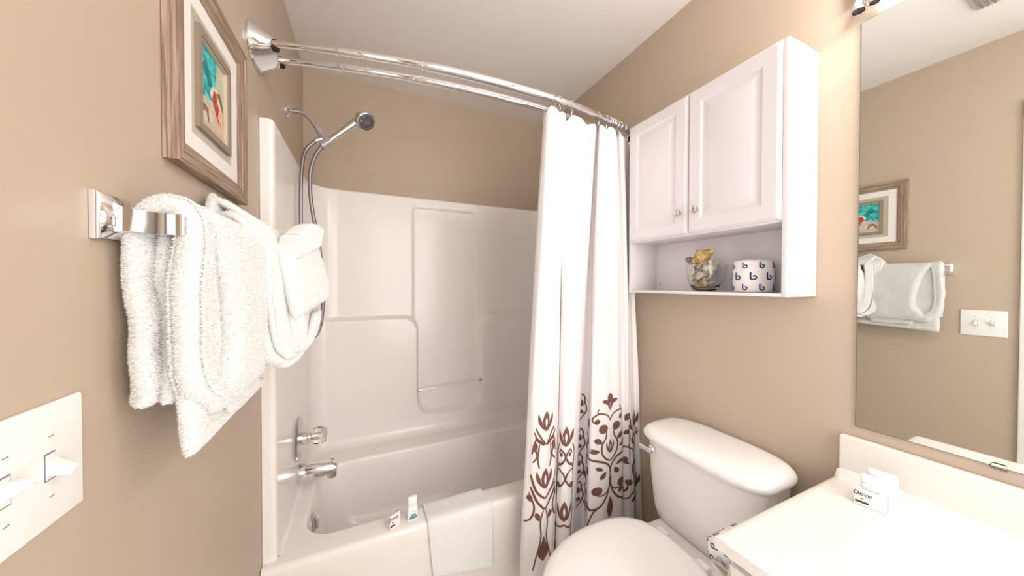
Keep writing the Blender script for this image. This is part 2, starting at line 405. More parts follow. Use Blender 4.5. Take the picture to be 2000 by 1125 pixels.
head = MB().lathe([(.0, -.034), (.020, -.033), (.036, -.024), (.043, -.008), (.044, .008), (.040, .017), (.036, .019)], hc, ha, 36).build('spray_head', 'chrome', t)
_sub(MB().lathe([(.037, .014), (.036, .021), (.028, .022), (.026, .019), (.015, .019), (.013, .023), (.0, .024)], hc, ha, 36), 'spray_face', 'spray_face', head, 40)
hl = catmull([(-.188, SY, 1.902), (-.203, SY, 1.888), (-.228, SY, 1.855), (-.240, SY-.005, 1.80), (-.2455, SY-.01, 1.70), (-.2465, SY-.01, 1.51), (-.2455, SY-.01, 1.25), (-.240, SY-.01, 1.10), (-.215, SY-.01, 1.035), (-.185, SY, 1.06), (-.168, SY, 1.15), (-.168, SY, 1.29), (-.182, SY, 1.46), (-.200, SY, 1.56), (-.212, SY, 1.66), (-.212, SY, 1.76), (-.195, SY, 1.83), (-.170, SY, 1.877), (-.163, SY, 1.886)], 10)
MB().tube(hl, .0078, 12).build('hose', 'hose_metal', t)

# ---------------------------------------------------------------- double curved curtain rod
ZRD = 1.972
t = thing('curtain_rod', (XL, 1.21, ZRD), 'chrome double curved shower rod spanning above the tub', 'curtain rod')
outer = [Vector((x_, 1.047+.205*(x_-.49)**2, ZRD)) for x_ in [XL+.02+(XR-XL-.04)*k/80 for k in range(81)]]
inner = [Vector((p.x, p.y+.078, ZRD)) for p in outer]
def seg(path, x0, x1): return [p for p in path if x0-1e-6 <= p.x <= x1+1e-6]
for nm, path, splits in (('outer_rod', outer, (-.06, .185)), ('inner_rod', inner, (-.06, .165))):
    mb = MB(); mb.tube(seg(path, -9, splits[0]+.02), .0098, 16); mb.tube(seg(path, splits[0], splits[1]+.02), .0112, 16)
    mb.tube(seg(path, splits[1], 9), .0142 if nm == 'outer_rod' else .0132, 16)
    r_ = mb.build(nm, 'chrome', t)
    for s_ in splits:
        q = seg(path, s_-.02, s_+.03)
        if len(q) > 1:
            c = q[0]; dd = (q[1]-q[0]).normalized()
            _sub(MB().lathe([(.0, 0), (.0135, 0), (.0145, .003), (.0145, .009), (.0, .009)], c, dd, 18), 'rod_collar', 'chrome', r_, 30)
for s_, x in ((1, XL), (-1, XR)):
    mb = MB(); cy = 1.207 if s_ > 0 else 1.215; rg = []
    for hh, ry, rz in ((0, .086, .062), (.006, .086, .062), (.014, .080, .057), (.030, .070, .047), (.046, .063, .036), (.056, .058, .028), (.060, .050, .022)):
        rg.append([Vector((x+s_*(hh+.0006), cy+ry*cos(2*pi*j/40), ZRD+.004+rz*sin(2*pi*j/40)*(1+.10*cos(4*pi*j/40)))) for j in range(40)])
    mb.rings(rg); fl = mb.build('wall_bracket', 'chrome', t)
    for k in range(2):
        yy = (1.163, 1.243)[k] if s_ > 0 else (1.175, 1.253)[k]
        _sub(MB().lathe([(.0165, 0), (.0165, .010), (.014, .014), (.0, .014)], (x+s_*.055, yy, ZRD), (s_, 0, 0), 20), 'rod_socket', 'dark_gap', fl, 30)

# ---------------------------------------------------------------- shower curtain
CO = [(1018, 1.130), (1026, 1.112), (1043, 1.092), (1067, 1.084), (1082, 1.096), (1089, 1.150), (1087, 1.118), (1098, 1.082), (1112, 1.080), (1119, 1.096), (1124, 1.185), (1142, 1.196), (1149, 1.116), (1169, 1.098), (1194, 1.100), (1217, 1.116), (1223, 1.134), (1236, 1.118), (1243, 1.128), (1247, 1.168), (1257, 1.138)]
CT = [(1062, 1.066), (1066, 1.044), (1073, 1.028), (1085, 1.016), (1097, 1.022), (1103, 1.050), (1107, 1.058), (1120, 1.040), (1140, 1.046), (1158, 1.058), (1165, 1.090), (1167, 1.094), (1171, 1.058), (1181, 1.045), (1191, 1.054), (1200, 1.060), (1203, 1.088), (1208, 1.066), (1213, 1.074), (1217, 1.104), (1224, 1.120)]
def fold_point(u, y): return Vector((y*tan(math.atan((u-1000)/FPX)+yaw), y))   # plan position of a fold
cb = [fold_point(u, y) for u, y in CO]; ct = [fold_point(u, y) for u, y in CT]
ZB_, ZT_ = .20, 1.94
NC = (len(CO)-1)*14
def spl(P, t):
    i = min(int(t), len(P)-2); f = t-i
    a = P[max(i-1, 0)]; b = P[i]; c = P[i+1]; d = P[min(i+2, len(P)-1)]
    return .5*((2*b)+(c-a)*f+(2*a-5*b+4*c-d)*f*f+(-a+3*b-3*c+d)*f**3)
def curt(tt, z):
    w = (ZT_-z)/(ZT_-ZB_); w = max(0, min(1.12, w)); w2 = w**.85 if w > 0 else 0
    p = spl(ct, tt)*(1-w2)+spl(cb, tt)*w2
    nz = noise.noise(Vector((tt*1.3, z*1.8, 3.1)))*.010*min(1, w*3)
    return Vector((min(p.x, XR-.008), p.y+nz, z))
arc = [0.]
for k in range(1, NC+1): arc.append(arc[-1]+(curt(k/14, .5)-curt((k-1)/14, .5)).length)
def t_of(s):
    if s <= 0: return 0.
    if s >= arc[-1]: return NC/14
    lo, hi = 0, NC
    while hi-lo > 1:
        m_ = (lo+hi)//2
        if arc[m_] <= s: lo = m_
        else: hi = m_
    return (lo+(s-arc[lo])/(arc[hi]-arc[lo]+1e-9))/14
mb = MB(); NZc = 120; rows = []
def ztop(tt): return 1.926-.020*(1-abs(cos(tt*pi*.42)))-.006*noise.noise(Vector((tt*2, 0, 0)))
CBOT = .10
for i in range(NZc+1):
    rows.append([curt(k/14, CBOT+(ztop(k/14)-CBOT)*i/NZc) for k in range(NC+1)])
mb.rings(rows, closed=False, cap0=False, cap1=False)
# left side hem, a folded strip
hemr = [[curt(.0+.02, CBOT+(ztop(0)-CBOT)*i/NZc)+Vector((0, -.0018, 0)), curt(.55, CBOT+(ztop(0)-CBOT)*i/NZc)+Vector((0, -.0022, 0)), curt(.62, CBOT+(ztop(0)-CBOT)*i/NZc)+Vector((0, -.0004, 0))] for i in range(NZc+1)]
mb.rings(hemr, closed=False, cap0=False, cap1=False)
# embroidery in cloth coordinates
HC = .00105; VC = .00079
QO = [.800]
def cmap(X, Y, xc, s0, hc): return (s0+(X-xc)*hc, QO[0]-(Y-95)*VC)
def surf(s, z, off=.0012):
    tt = t_of(s); p = curt(tt, z); e = .05
    tx = curt(min(tt+e, NC/14), z)-curt(max(tt-e, 0), z); tx.z = 0
    nrm = Vector((tx.y, -tx.x, 0)).normalized()
    return p+nrm*off
def stroke(pts, xc, s0, hc, w=.0042, mirror=True, taper=True):
    w *= 1.75
    base = catmull([(x, y, 0) for x, y in pts], 7)
    for sg in ((1, -1) if mirror else (1,)):
        q = [Vector(cmap(xc+sg*(p.x-xc), p.y, xc, s0, hc)) for p in base]
        L_, R_ = [], []
        for i, p in enumerate(q):
            a = q[max(i-1, 0)]; b = q[min(i+1, len(q)-1)]; d = (b-a); d = d.normalized() if d.length > 1e-9 else Vector((1, 0))
            n = Vector((-d.y, d.x)); f = i/(len(q)-1)
            ww = w*(.55+.45*sin(pi*min(1, max(.0, f)))**.5) if taper else w
            L_.append(p+n*ww*.5); R_.append(p-n*ww*.5)
        if min(p.x for p in q) < .004 or max(p.x for p in q) > arc[-1]-.004: continue
        mb.rings([[surf(a.x, a.y), surf(b.x, b.y)] for a, b in zip(L_, R_)], closed=False, cap0=False, cap1=False, mi=1)
def blob(poly, xc, s0, hc, mirror=True):
    n = len(poly); cx = sum(p[0] for p in poly)/n; cy = sum(p[1] for p in poly)/n
    for sg in ((1, -1) if mirror else (1,)):
        q = [cmap(xc+sg*(x-xc), y, xc, s0, hc) for x, y in poly]; c = cmap(xc+sg*(cx-xc), cy, xc, s0, hc)
        if min(p[0] for p in q) < .004 or max(p[0] for p in q) > arc[-1]-.004: continue
        m1 = [((a[0]+c[0])/2, (a[1]+c[1])/2) for a in q]
        vs = [surf(*a) for a in q]+[surf(*a) for a in m1]+[surf(*c)]
        fs = [[i, (i+1) % n, n+(i+1) % n, n+i] for i in range(n)]+[[n+i, n+(i+1) % n, 2*n] for i in range(n)]
        mb.add(vs, fs, 1)
def disc(x, y, rx, ry):
    rx *= 1.12; ry *= 1.12
    return [(x+rx*cos(2*pi*k/14), y+ry*sin(2*pi*k/14)) for k in range(14)]
def leaf(x, y, ln, wd, ang):
    a = radians(ang); out = []
    for k in range(16):
        f = k/16; u = cos(2*pi*f); v = sin(2*pi*f)*abs(sin(2*pi*f))**.4*(1-.25*u)
        out.append((x+u*ln*cos(a)-v*wd*sin(a), y+u*ln*sin(a)+v*wd*cos(a)))
    return out
def petal_band(outer, inner, xc, s0, hc):
    n = 9; O = catmull([(a, b, 0) for a, b in outer], 5); I = catmull([(a, b, 0) for a, b in inner], 5)
    for sg in (1, -1):
        q = [[cmap(xc+sg*(p.x-xc), p.y, xc, s0, hc) for p in l] for l in (O, I)]
        if min(a[0] for l in q for a in l) < .004 or max(a[0] for l in q for a in l) > arc[-1]-.004: continue
        mb.rings([[surf(*a), surf(*b)] for a, b in zip(*q)], closed=False, cap0=False, cap1=False, mi=1)
def tulip(x, y, w, h, **k):
    P_ = lambda pts: [(x+a*w, y+b*h) for a, b in pts]
    petal_band(P_([(0, -.54), (-.15, -.26), (-.21, .04), (-.13, .34), (0, .52)]), P_([(0, -.20), (-.055, -.08), (-.07, .06), (-.04, .22), (0, .32)]), k['xc'], k['s0'], k['hc'])
    petal_band(P_([(-.03, .50), (-.26, .34), (-.44, .10), (-.48, -.12), (-.47, -.36)]), P_([(-.12, .36), (-.22, .14), (-.27, -.02), (-.34, -.14), (-.44, -.34)]), k['xc'], k['s0'], k['hc'])
def medallion(s0, hc):
    K = dict(xc=628, s0=s0, hc=hc); A = (628, s0, hc)
    blob([(628, 92), (642, 104), (645, 122), (638, 140), (630, 148), (626, 148), (618, 140), (611, 122), (614, 104)], *A, mirror=False)
    blob([(626, 150), (612, 128), (598, 124), (584, 130), (590, 142), (604, 150), (618, 160), (627, 190)], *A)
    stroke([(628, 244), (612, 214), (580, 198), (548, 204), (537, 226), (548, 244), (562, 242)], *A)
    blob(disc(560, 239, 13, 13), *A); stroke([(575, 200), (562, 188), (570, 172)], *A, w=.0035)
    stroke([(628, 246), (640, 216), (664, 200)], *A, mirror=False, w=.003)
    blob(disc(590, 284, 20, 22), *A)
    stroke([(604, 292), (604, 330), (584, 372), (584, 418), (604, 452), (628, 470)], *A, w=.005)
    tulip(628, 388, 50, 76, **K)
    blob(leaf(566, 347, 24, 14, 40), *A); blob(leaf(548, 400, 26, 13, 12), *A)
    stroke([(498, 440), (540, 446), (592, 468), (622, 500), (628, 545)], *A, w=.0055)
    blob(disc(510, 524, 15, 20), *A); stroke([(496, 500), (492, 460), (500, 430)], *A)
    blob(leaf(590, 541, 22, 13, -55), *A)
    stroke([(628, 545), (624, 610), (608, 660), (578, 705), (545, 722), (512, 706), (503, 670)], *A, w=.0055)
    stroke([(622, 560), (622, 610), (606, 640), (580, 648), (560, 640)], *A)
    blob(disc(563, 620, 20, 22), *A)
    stroke([(578, 705), (548, 740), (530, 800)], *A); stroke([(540, 720), (524, 700), (526, 682)], *A)
    blob([(628, 672), (642, 710), (646, 750), (636, 790), (620, 790), (610, 750), (614, 710)], *A, mirror=False)
    stroke([(530, 800), (535, 850), (560, 900), (600, 930), (628, 960)], *A); blob(leaf(585, 850, 24, 13, 60), *A)
def side_vines(s0, hc):
    A = (628, s0, hc)
    stroke([(500, 436), (486, 392), (494, 340), (480, 300), (486, 262)], *A); blob(leaf(506, 352, 22, 11, 50), *A)
    blob(leaf(500, 262, 26, 15, 60), *A); blob(leaf(478, 330, 20, 10, 120), *A); blob(leaf(470, 410, 22, 11, 95), *A)
    stroke([(498, 440), (470, 470), (462, 520), (480, 560), (474, 620), (452, 650)], *A); blob(leaf(458, 590, 22, 12, 70), *A)
    stroke([(452, 650), (470, 700), (500, 745), (520, 760)], *A); blob(leaf(470, 760, 24, 13, 35), *A); blob(disc(498, 655, 15, 17), *A)
    blob(leaf(690, 660, 20, 11, -50), *A, mirror=False); blob(leaf(572, 500, 20, 10, 30), *A)
def column(s0, hc, xc=348):
    K = dict(xc=xc, s0=s0, hc=hc); A = (xc, s0, hc)
    tulip(xc, 302, 84, 100, **K)
    stroke([(xc-34, 390), (xc-24, 370), (xc-8, 385), (xc, 408), (xc+16, 440), (xc+44, 462)], *A)
    stroke([(xc-44, 448), (xc-20, 440), (xc, 408)], *A, w=.003)
    stroke([(xc-46, 470), (xc-12, 488), (xc, 520), (xc+20, 556), (xc+48, 570)], *A)
    blob(disc(xc-36, 556, 12, 14), *A)
    tulip(xc, 686, 84, 100, **K)
    stroke([(xc-36, 340), (xc-48, 400), (xc-42, 470), (xc-52, 540), (xc-46, 600), (xc-56, 650)], *A, w=.0035)
    blob(disc(xc-22, 396, 8, 9), *A)
    stroke([(xc-56, 760), (xc-40, 776), (xc-14, 764), (xc, 752)], *A)
    stroke([(xc-50, 640), (xc-62, 700), (xc-52, 800), (xc-60, 860), (xc-70, 930)], *A)
def column2(s0, hc, xc=262):      # slim column with chevrons and an acorn leaf
    K = dict(xc=xc, s0=s0, hc=hc); A = (xc, s0, hc)
    tulip(xc, 215, 84, 96, **K)
    stroke([(xc-50, 250), (xc-28, 290), (xc, 330)], *A); stroke([(xc-48, 300), (xc-26, 318), (xc-6, 330)], *A, w=.008)
    blob(leaf(xc-50, 345, 24, 12, 95), *A); stroke([(xc-60, 420), (xc-40, 390), (xc-50, 350)], *A)
    tulip(xc, 500, 86, 100, **K)
    stroke([(xc-66, 480), (xc-40, 560), (xc, 600), ], *A, w=.0055); stroke([(xc-64, 540), (xc-36, 610), (xc, 655)], *A, w=.0055)
    blob(leaf(xc-66, 600, 18, 14, 60), *A)
    stroke([(xc-70, 570), (xc-46, 640), (xc-58, 700), (xc-90, 720)], *A)
    stroke([(xc-30, 330), (xc-36, 400), (xc-28, 450)], *A, w=.004); stroke([(xc-58, 270), (xc-46, 300), (xc-56, 330), (xc-64, 380)], *A)
    blob(leaf(xc-30, 690, 22, 11, 70), *A); stroke([(xc-6, 655), (xc-18, 720), (xc-14, 800), (xc-34, 900), (xc-44, 960)], *A, w=.0035)
    blob([(xc, 790), (xc+12, 830), (xc+28, 850), (xc+24, 890), (xc, 925), (xc-24, 890), (xc-28, 850), (xc-12, 830)], *A, mirror=False)
    blob(leaf(xc-95, 905, 26, 12, 90), *A)
arcAt = lambda c: arc[int(c*14)]
sD = arcAt(14.0); sA = arcAt(2.8); sB = arcAt(7.35)
medallion(sD, .00112); side_vines(sD, .00112); QO[0] = .828; column(sB, .00090); QO[0] = .842; column2(sA, .00090); QO[0] = .800
column(sD+.235, .00085); medallion((sB+sD)/2-.01+.0, .0002) if False else None
# scroll work carrying on through the shaded fold between the panels
for y0 in (130, 330, 480, 640):
    xc_, s_, h_ = 440, arcAt(10.3), .00085
    stroke([(415, y0), (440, y0-14), (462, y0+8), (460, y0+40), (440, y0+52), (428, y0+36)], xc_, s_, h_, mirror=False)
    blob(disc(436, y0+34, 13, 15), xc_, s_, h_, mirror=False)
    stroke([(462, y0+30), (476, y0+80), (450, y0+120), (418, y0+130)], xc_, s_, h_, mirror=False)
    blob(leaf(440, y0+88, 22, 11, 25), xc_, s_, h_, mirror=False)
curtain = mb.build('shower_curtain', ['curtain_cloth', 'brown_thread'], None, 80, recalc=False, tag=('white shower curtain with brown embroidered scroll border, bunched at the right', 'shower curtain'))
# rings on the outer rod
def rod_at(x):
    for a, b in zip(outer, outer[1:]):
        if a.x <= x <= b.x: return a.lerp(b, (x-a.x)/(b.x-a.x)), (b-a).normalized()
RING_X = [(.655, 'chrome roller curtain ring at the free left edge of the shower curtain'), (.675, 'chrome roller curtain ring just right of the first ring'), (.735, 'chrome roller curtain ring above the broad bare gap of rod'), (.885, 'chrome roller curtain ring alone midway along the bunched curtain')]
for x in (.935, .952, .966, .980, .994, 1.008, 1.03, 1.06): RING_X.append((x, 'chrome roller curtain ring in the tight cluster beside the wall cabinet'))
ring0 = None
for k, (x, lab) in enumerate(RING_X):
    c, dd = rod_at(x); n = 26
    if ring0 is None:
        mb = MB(); pts = [(0, .0155*cos(2*pi*j/n), .0155*sin(2*pi*j/n)-.001) for j in range(n)]
        mb.tube(pts, .0013, 6, closed=True)
        mb.tube([(0, -.004, -.016), (0, -.010, -.028), (0, -.006, -.040), (0, .004, -.040), (0, .006, -.032)], .0013, 6)
        ring0 = mb.build('curtain_ring', 'brushed_chrome', None)
        bd = MB()
        for a in (40, 65, 90, 115, 140): bd.sphere((0, .0155*cos(radians(a)), .0155*sin(radians(a))-.001), .0030, 8, 6)
        bd0 = bd.build('roller_beads', 'nickel', ring0)
        ro = ring0
    else:
        ro = ring0.copy(); COL.objects.link(ro); b2 = bd0.copy(); b2.parent = ro; COL.objects.link(b2)
    settag(ro, lab, 'curtain ring', 'rings holding the shower curtain')
    ro.location = c; ro.rotation_euler = (0, radians((k*37 % 17)-8), atan2(dd.y, dd.x)+radians((k*53 % 30)-15))

# ---------------------------------------------------------------- wall cabinet over the toilet
cb_ = thing('wall_cabinet', (1.147, .79, 1.237), 'white two-door wall cabinet with an open shelf below, over the toilet', 'cabinet')
CX, CY0, CY1, CZ0, CZ1, CZD = 1.066, .496, 1.083, 1.237, 1.958, 1.453
th = .013
mb = MB().box(CX, XR-.001, CY0, CY0+th, CZ0, CZ1, .001).box(CX, XR-.001, CY1-th, CY1, CZ0, CZ1, .001)
mb.box(CX, XR-.001, CY0+th, CY1-th, CZ1-th, CZ1, .001).box(XR-.008, XR-.001, CY0+th, CY1-th, CZ0+.010, CZ1-th)
mb.box(CX+.004, XR-.008, CY0+th, CY1-th, CZD-.004, CZD+.009, .001)
mb.build('carcass', 'cabinet_white', cb_)
s_ = MB().box(CX, XR-.008, CY0+th-.0001, CY1-th+.0001, CZ0, CZ0+.010, .001).build('shelf', 'cabinet_white', cb_)
MB().lathe([(.003, 0), (.003, .0015), (.0, .002)], (XR-.008, 1.048, 1.275), (-1, 0, 0), 10).build('screw', 'nickel', cb_)
def door(y0, y1, ky):
    z0, z1 = CZD+.001, CZ1-.003; x = CX-.004
    mb = MB(); n = 4
    def ring(dx, i): return [Vector((x-dx, y0+i, z0+i)), Vector((x-dx, y1-i, z0+i)), Vector((x-dx, y1-i, z1-i)), Vector((x-dx, y0+i, z1-i))]
    prof = [(-.014, 0), (-.002, 0), (.000, .0015), (.0035, .006), (.0035, .008), (.0055, .009), (.0055, .046), (.0035, .050), (.0000, .054), (.0000, .060), (.0015, .066), (.0045, .074), (.0055, .077)]
    mb.rings([ring(a, b) for a, b in prof], True, True, True)
    d_ = mb.build('door', 'cabinet_white', cb_, 25)
    kn = _sub(MB().lathe([(.0055, 0), (.0055, .006), (.005, .009), (.011, .013), (.0135, .018), (.013, .024), (.008, .029), (.0, .030)], (x-.0055, ky, 1.532), (-1, 0, 0), 16), 'knob', 'nickel', d_, 25)
    return d_
door(CY0+th+.001, .7945, .755); door(.7965, CY1-.003, .822)

# ---------------------------------------------------------------- bowl of shells and wrapped roll on the shelf
SH = CZ0+.0105
BC = Vector((1.140, .783, SH)); 
bp_ = [(.0, .0), (.034, .0), (.040, .006), (.052, .030), (.060, .060), (.062, .082), (.058, .108), (.0545, .108), (.058, .082), (.0565, .060), (.0485, .031), (.036, .009), (.0, .007)]
MB().lathe(bp_, BC, (0, 0, 1), 48).build('glass_bowl', 'clear_glass', None, 60, tag=('clear glass bowl filled with seashells on the cabinet shelf', 'bowl'))
def shell_disc(name, c, r, nrm, m_, lab, seed):
    mb = MB(); rnd = random.Random(seed); n = 18; rg = []
    for (rr, h) in ((.02, .28), (.35, .25), (.7, .17), (.95, .04), (1, -.02), (.94, -.05), (.6, .04), (.02, .12)):
        rg.append([Vector((r*rr*cos(2*pi*j/n)*(1+.05*cos(j*pi)), r*rr*sin(2*pi*j/n)*.82, r*h)) for j in range(n)])
    mb.rings(rg); q = Vector((0, 0, 1)).rotation_difference(Vector(nrm).normalized())
    mb.xform(lambda v: q @ v+Vector(c))
    mb.build(name, m_, None, 60, tag=(lab, 'seashell', 'seashells in the glass bowl'))
rnd = random.Random(3)
big = [((1.098, .808, SH+.072), .020, (-1, .2, .25), 'shell_white', 'large pale seashell facing out at the left of the bowl'), ((1.090, .770, SH+.058), .015, (-1, -.3, .3), 'shell_white', 'round white seashell facing out near the bowl centre'),
       ((1.102, .750, SH+.084), .012, (-1, -.5, .5), 'shell_white', 'small white seashell high at the right side of the bowl'), ((1.106, .795, SH+.022), .015, (-1, .2, -.3), 'shell_peach', 'peach seashell lying low at the bowl bottom'),
       ((1.104, .765, SH+.028), .015, (-1, -.2, -.2), 'shell_gold', 'golden seashell lying low at the bowl right side')]
for k, (c, r, n, m_, lab) in enumerate(big): shell_disc('seashell', c, r, n, m_, lab, k)
for k in range(40):
    z = .014+.090*(k/39); rm = .034+min(z, .07)*.26; a = k*2.399; rr = rm*(.35+.6*((k*7 % 5)/4))
    c = (BC.x-.004+rr*cos(a)*.75, BC.y+rr*sin(a)*.85, SH+z)
    shell_disc('seashell', c, rnd.uniform(.013, .018), (rnd.uniform(-1, -.2), rnd.uniform(-.6, .6), rnd.uniform(.1, 1)), ('shell_peach', 'shell_tan', 'shell_peach', 'shell_white')[k % 4], 'small seashell packed among the others inside the glass bowl', k)
# conch on top
ax = Vector((.1, -.9, .42)).normalized()
mb = MB()
mb.lathe([(.0, -.054), (.005, -.050), (.010, -.040), (.008, -.036), (.015, -.028), (.012, -.023), (.021, -.012), (.018, -.006), (.025, .004), (.022, .016), (.015, .030), (.009, .044), (.0, .056)], Vector((1.122, .786, SH+.120)), ax, 18)
for k in range(9):
    a = k*40; u = ax.orthogonal().normalized(); w = ax.cross(u)
    p = Vector((1.122, .786, SH+.120))+(u*cos(radians(a))+w*sin(radians(a)))*.021
    mb.lathe([(.005, 0), (.003, .006), (.0, .011)], p, (u*cos(radians(a))+w*sin(radians(a))), 6)
mb.xform(lambda v: v+Vector((0, 0, .004+.003*noise.noise(v*90)))+Vector((.002*noise.noise(v*140), 0, 0)))
mb.build('conch_shell', 'shell_gold', None, 50, tag=('golden brown knobbly conch shell resting on top of the shell bowl', 'seashell'))
MB().lathe([(.0, -.014), (.008, -.010), (.012, 0), (.009, .010), (.0, .015)], (1.112, .826, SH+.117), (.2, .8, .3), 12).build('spiral_shell', 'shell_grey', None, 50, tag=('small grey spiral shell at the left rim of the shell bowl', 'seashell'))

def b_mark(mb, fn, size):       # the printed letter: a stem and an open bowl
    def rib(pts, w):
        q = catmull([(a, b, 0) for a, b in pts], 6); L_, R_ = [], []
        for i, p in enumerate(q):
            d = (q[min(i+1, len(q)-1)]-q[max(i-1, 0)]).normalized(); n = Vector((-d.y, d.x, 0))
            L_.append(fn(*(p+n*w/2).xy)); R_.append(fn(*(p-n*w/2).xy))
        mb.rings([[a, b] for a, b in zip(L_, R_)], closed=False, cap0=False, cap1=False, mi=1)
    s = size
    rib([(-.30*s, .55*s), (-.31*s, .1*s), (-.28*s, -.45*s)], .20*s)
    rib([(-.28*s, -.40*s), (.10*s, -.45*s), (.34*s, -.22*s), (.22*s, .04*s), (-.06*s, .02*s)], .18*s)
def paper_roll(name, c, axis, up, R, hgt, lab, phase=0., bs=.0185):
    a = Vector(axis).normalized(); u = Vector(up).normalized(); w = a.cross(u); c = Vector(c); mb = MB()
    prof = [(.018, hgt-.012), (.019, hgt-.004), (.024, hgt-.001), (R-.012, hgt-.0005), (R-.004, hgt-.003), (R, hgt-.009), (R+.0008, hgt*.5), (R, .008), (R-.004, .002), (R-.010, 0), (.0, 0)]
    n = 64; rg = []
    for r, h in [(.0, hgt-.012)]+prof:
        rg.append([c+a*h+(u*cos(2*pi*j/n)+w*sin(2*pi*j/n))*max(r+(.0006*sin(j*1.7)+.0005*sin(j*.9) if r > .02 else 0), 1e-5) for j in range(n)])
    mb.rings(rg)
    for row in range(3):
        h = hgt*(.16, .49, .82)[row]; m_ = 8
        for k in range(m_):
            th0 = phase+2*pi*(k+(.5 if row == 1 else 0))/m_
            def fn(x, y, th0=th0, h=h):
                th = th0+x/R; return c+a*(h+y)+(u*cos(th)+w*sin(th))*(R+.0019)
            b_mark(mb, fn, bs*(1.2 if row == 1 else 1))
    for k in range(3):
        th0 = k*2.1+.6
        mb.obox(c+a*(hgt+.0002)+(u*cos(th0)+w*sin(th0))*.036, (.006, .002, 0), (-.001, .003, 0), (0, 0, .0004), 0, mi=1) if abs(a.z) > .9 else None
    if abs(a.z) < .5:       # printed wrapper folded over the near end
        for qx, qy, rt in ((-.014, .014, 1.1), (.015, .010, 1.3), (-.012, -.018, 1.2), (.016, -.018, 1.0)):
            b_mark(mb, lambda x, y: c-a*.0006+u*(qy+x*sin(rt)+y*cos(rt))-w*(qx+x*cos(rt)-y*sin(rt)), .015)
    return mb.build(name, ['paper_white', 'ink_blue'], None, 40, tag=(lab, 'toilet paper'), recalc=False)
paper_roll('toilet_roll', (1.152, .628, SH), (0, 0, 1), (-1, 0, 0), .055, .104, 'wrapped toilet paper roll with blue letters standing on the cabinet shelf', phase=.12)

# ---------------------------------------------------------------- toilet
to = thing('toilet', (.95, .7275, 0), 'white two-piece toilet with closed lid beside the shower curtain', 'toilet')
def srect(cx, cy, hx, hy, e, z, n=48, skew=0.):
    out = []
    for j in range(n):
        a = 2*pi*j/n; c_, s_ = cos(a), sin(a)
        out.append(Vector((cx+hx*abs(c_)**(2/e)*(1 if c_ > 0 else -1), cy+hy*abs(s_)**(2/e)*(1 if s_ > 0 else -1), z)))
    return out
TCY = .7275
mb = MB(); rg = []
for z, x0, x1, hy in ((.385, 1.045, 1.190, .150), (.375, 1.03, 1.19, .165), (.39, 1.012, 1.196, .180), (.43, 1.004, 1.20, .188), (.55, .996, 1.205, .200), (.688, .992, 1.208, .208)):
    rg.append(srect((x0+x1)/2, TCY, (x1-x0)/2, hy, 5, z))
rg = rg[1:]
mb.rings(rg); mb.build('tank', 'porcelain', to, 50)
mb = MB(); rg = []
for z, x0, x1, hy, e in ((.683, .985, 1.212, .215, 4), (.682, .976, 1.216, .224, 4), (.690, .972, 1.218, .228, 4), (.700, .974, 1.218, .228, 4), (.712, .984, 1.217, .222, 3.6), (.7215, 1.004, 1.213, .208, 3.4), (.727, 1.035, 1.200, .180, 3), (.729, 1.075, 1.180, .130, 2.6), (.7295, 1.11, 1.14, .05, 2)):
    rg.append(srect((x0+x1)/2, TCY+.002, (x1-x0)/2, hy, e, z, 64))
mb.rings(rg); mb.build('tank_lid', 'porcelain', to, 60)
mb = MB().lathe([(.013, 0), (.013, .006), (.009, .010), (.009, .018), (.0, .018)], (.993, .885, .648), (-1, 0, 0), 18)
mb.obox((.976, .905, .645), (.005, 0, 0), (0, .024, 0), (0, .002, .009), .003)
lv = mb.build('flush_lever', 'chrome', to)
# bowl
mb = MB(); rg = []
for z, cx, hx, hy in ((0, .80, .20, .105), (.02, .80, .205, .11), (.10, .81, .19, .10), (.20, .79, .20, .12), (.28, .76, .24, .155), (.34, .735, .265, .178), (.375, .72, .275, .184), (.383, .72, .272, .182)):
    rg.append(srect(cx, TCY, hx, hy, 2.3, z))
mb.rings(rg); mb.box(.93, 1.20, TCY-.155, TCY+.155, .30, .384, .02, seg=3); mb.build('bowl', 'porcelain', to, 50)
def egg(x0, x1, hy, z, n=64, e0=2.0, e1=2.9):
    out = []; cx = x0+(x1-x0)*.58
    for j in range(n):
        a = 2*pi*j/n; c_, s_ = cos(a), sin(a); e = e1 if c_ > 0 else e0; hx = (x1-cx) if c_ > 0 else (cx-x0)
        out.append(Vector((cx+hx*abs(c_)**(2/e)*(1 if c_ > 0 else -1), TCY+hy*abs(s_)**(2/e)*(1 if s_ > 0 else -1), z)))
    return out
mb = MB(); mb.rings([egg(.452, .925, .184, .384), egg(.448, .928, .188, .388), egg(.448, .928, .188, .398), egg(.454, .925, .184, .402)]); mb.build('seat', 'seat_plastic', to, 50)
mb = MB(); mb.rings([egg(.450, .935, .186, .4025), egg(.444, .938, .192, .407), egg(.444, .938, .192, .413), egg(.452, .934, .186, .420), egg(.475, .92, .168, .4245), egg(.53, .88, .125, .427), egg(.62, .80, .06, .4285)]); mb.build('seat_lid', 'seat_plastic', to, 60)
for yy in (TCY-.075, TCY+.075):
    MB().box(.935, .965, yy-.022, yy+.022, .3835, .408, .006, seg=3).build('hinge', 'seat_plastic', to)

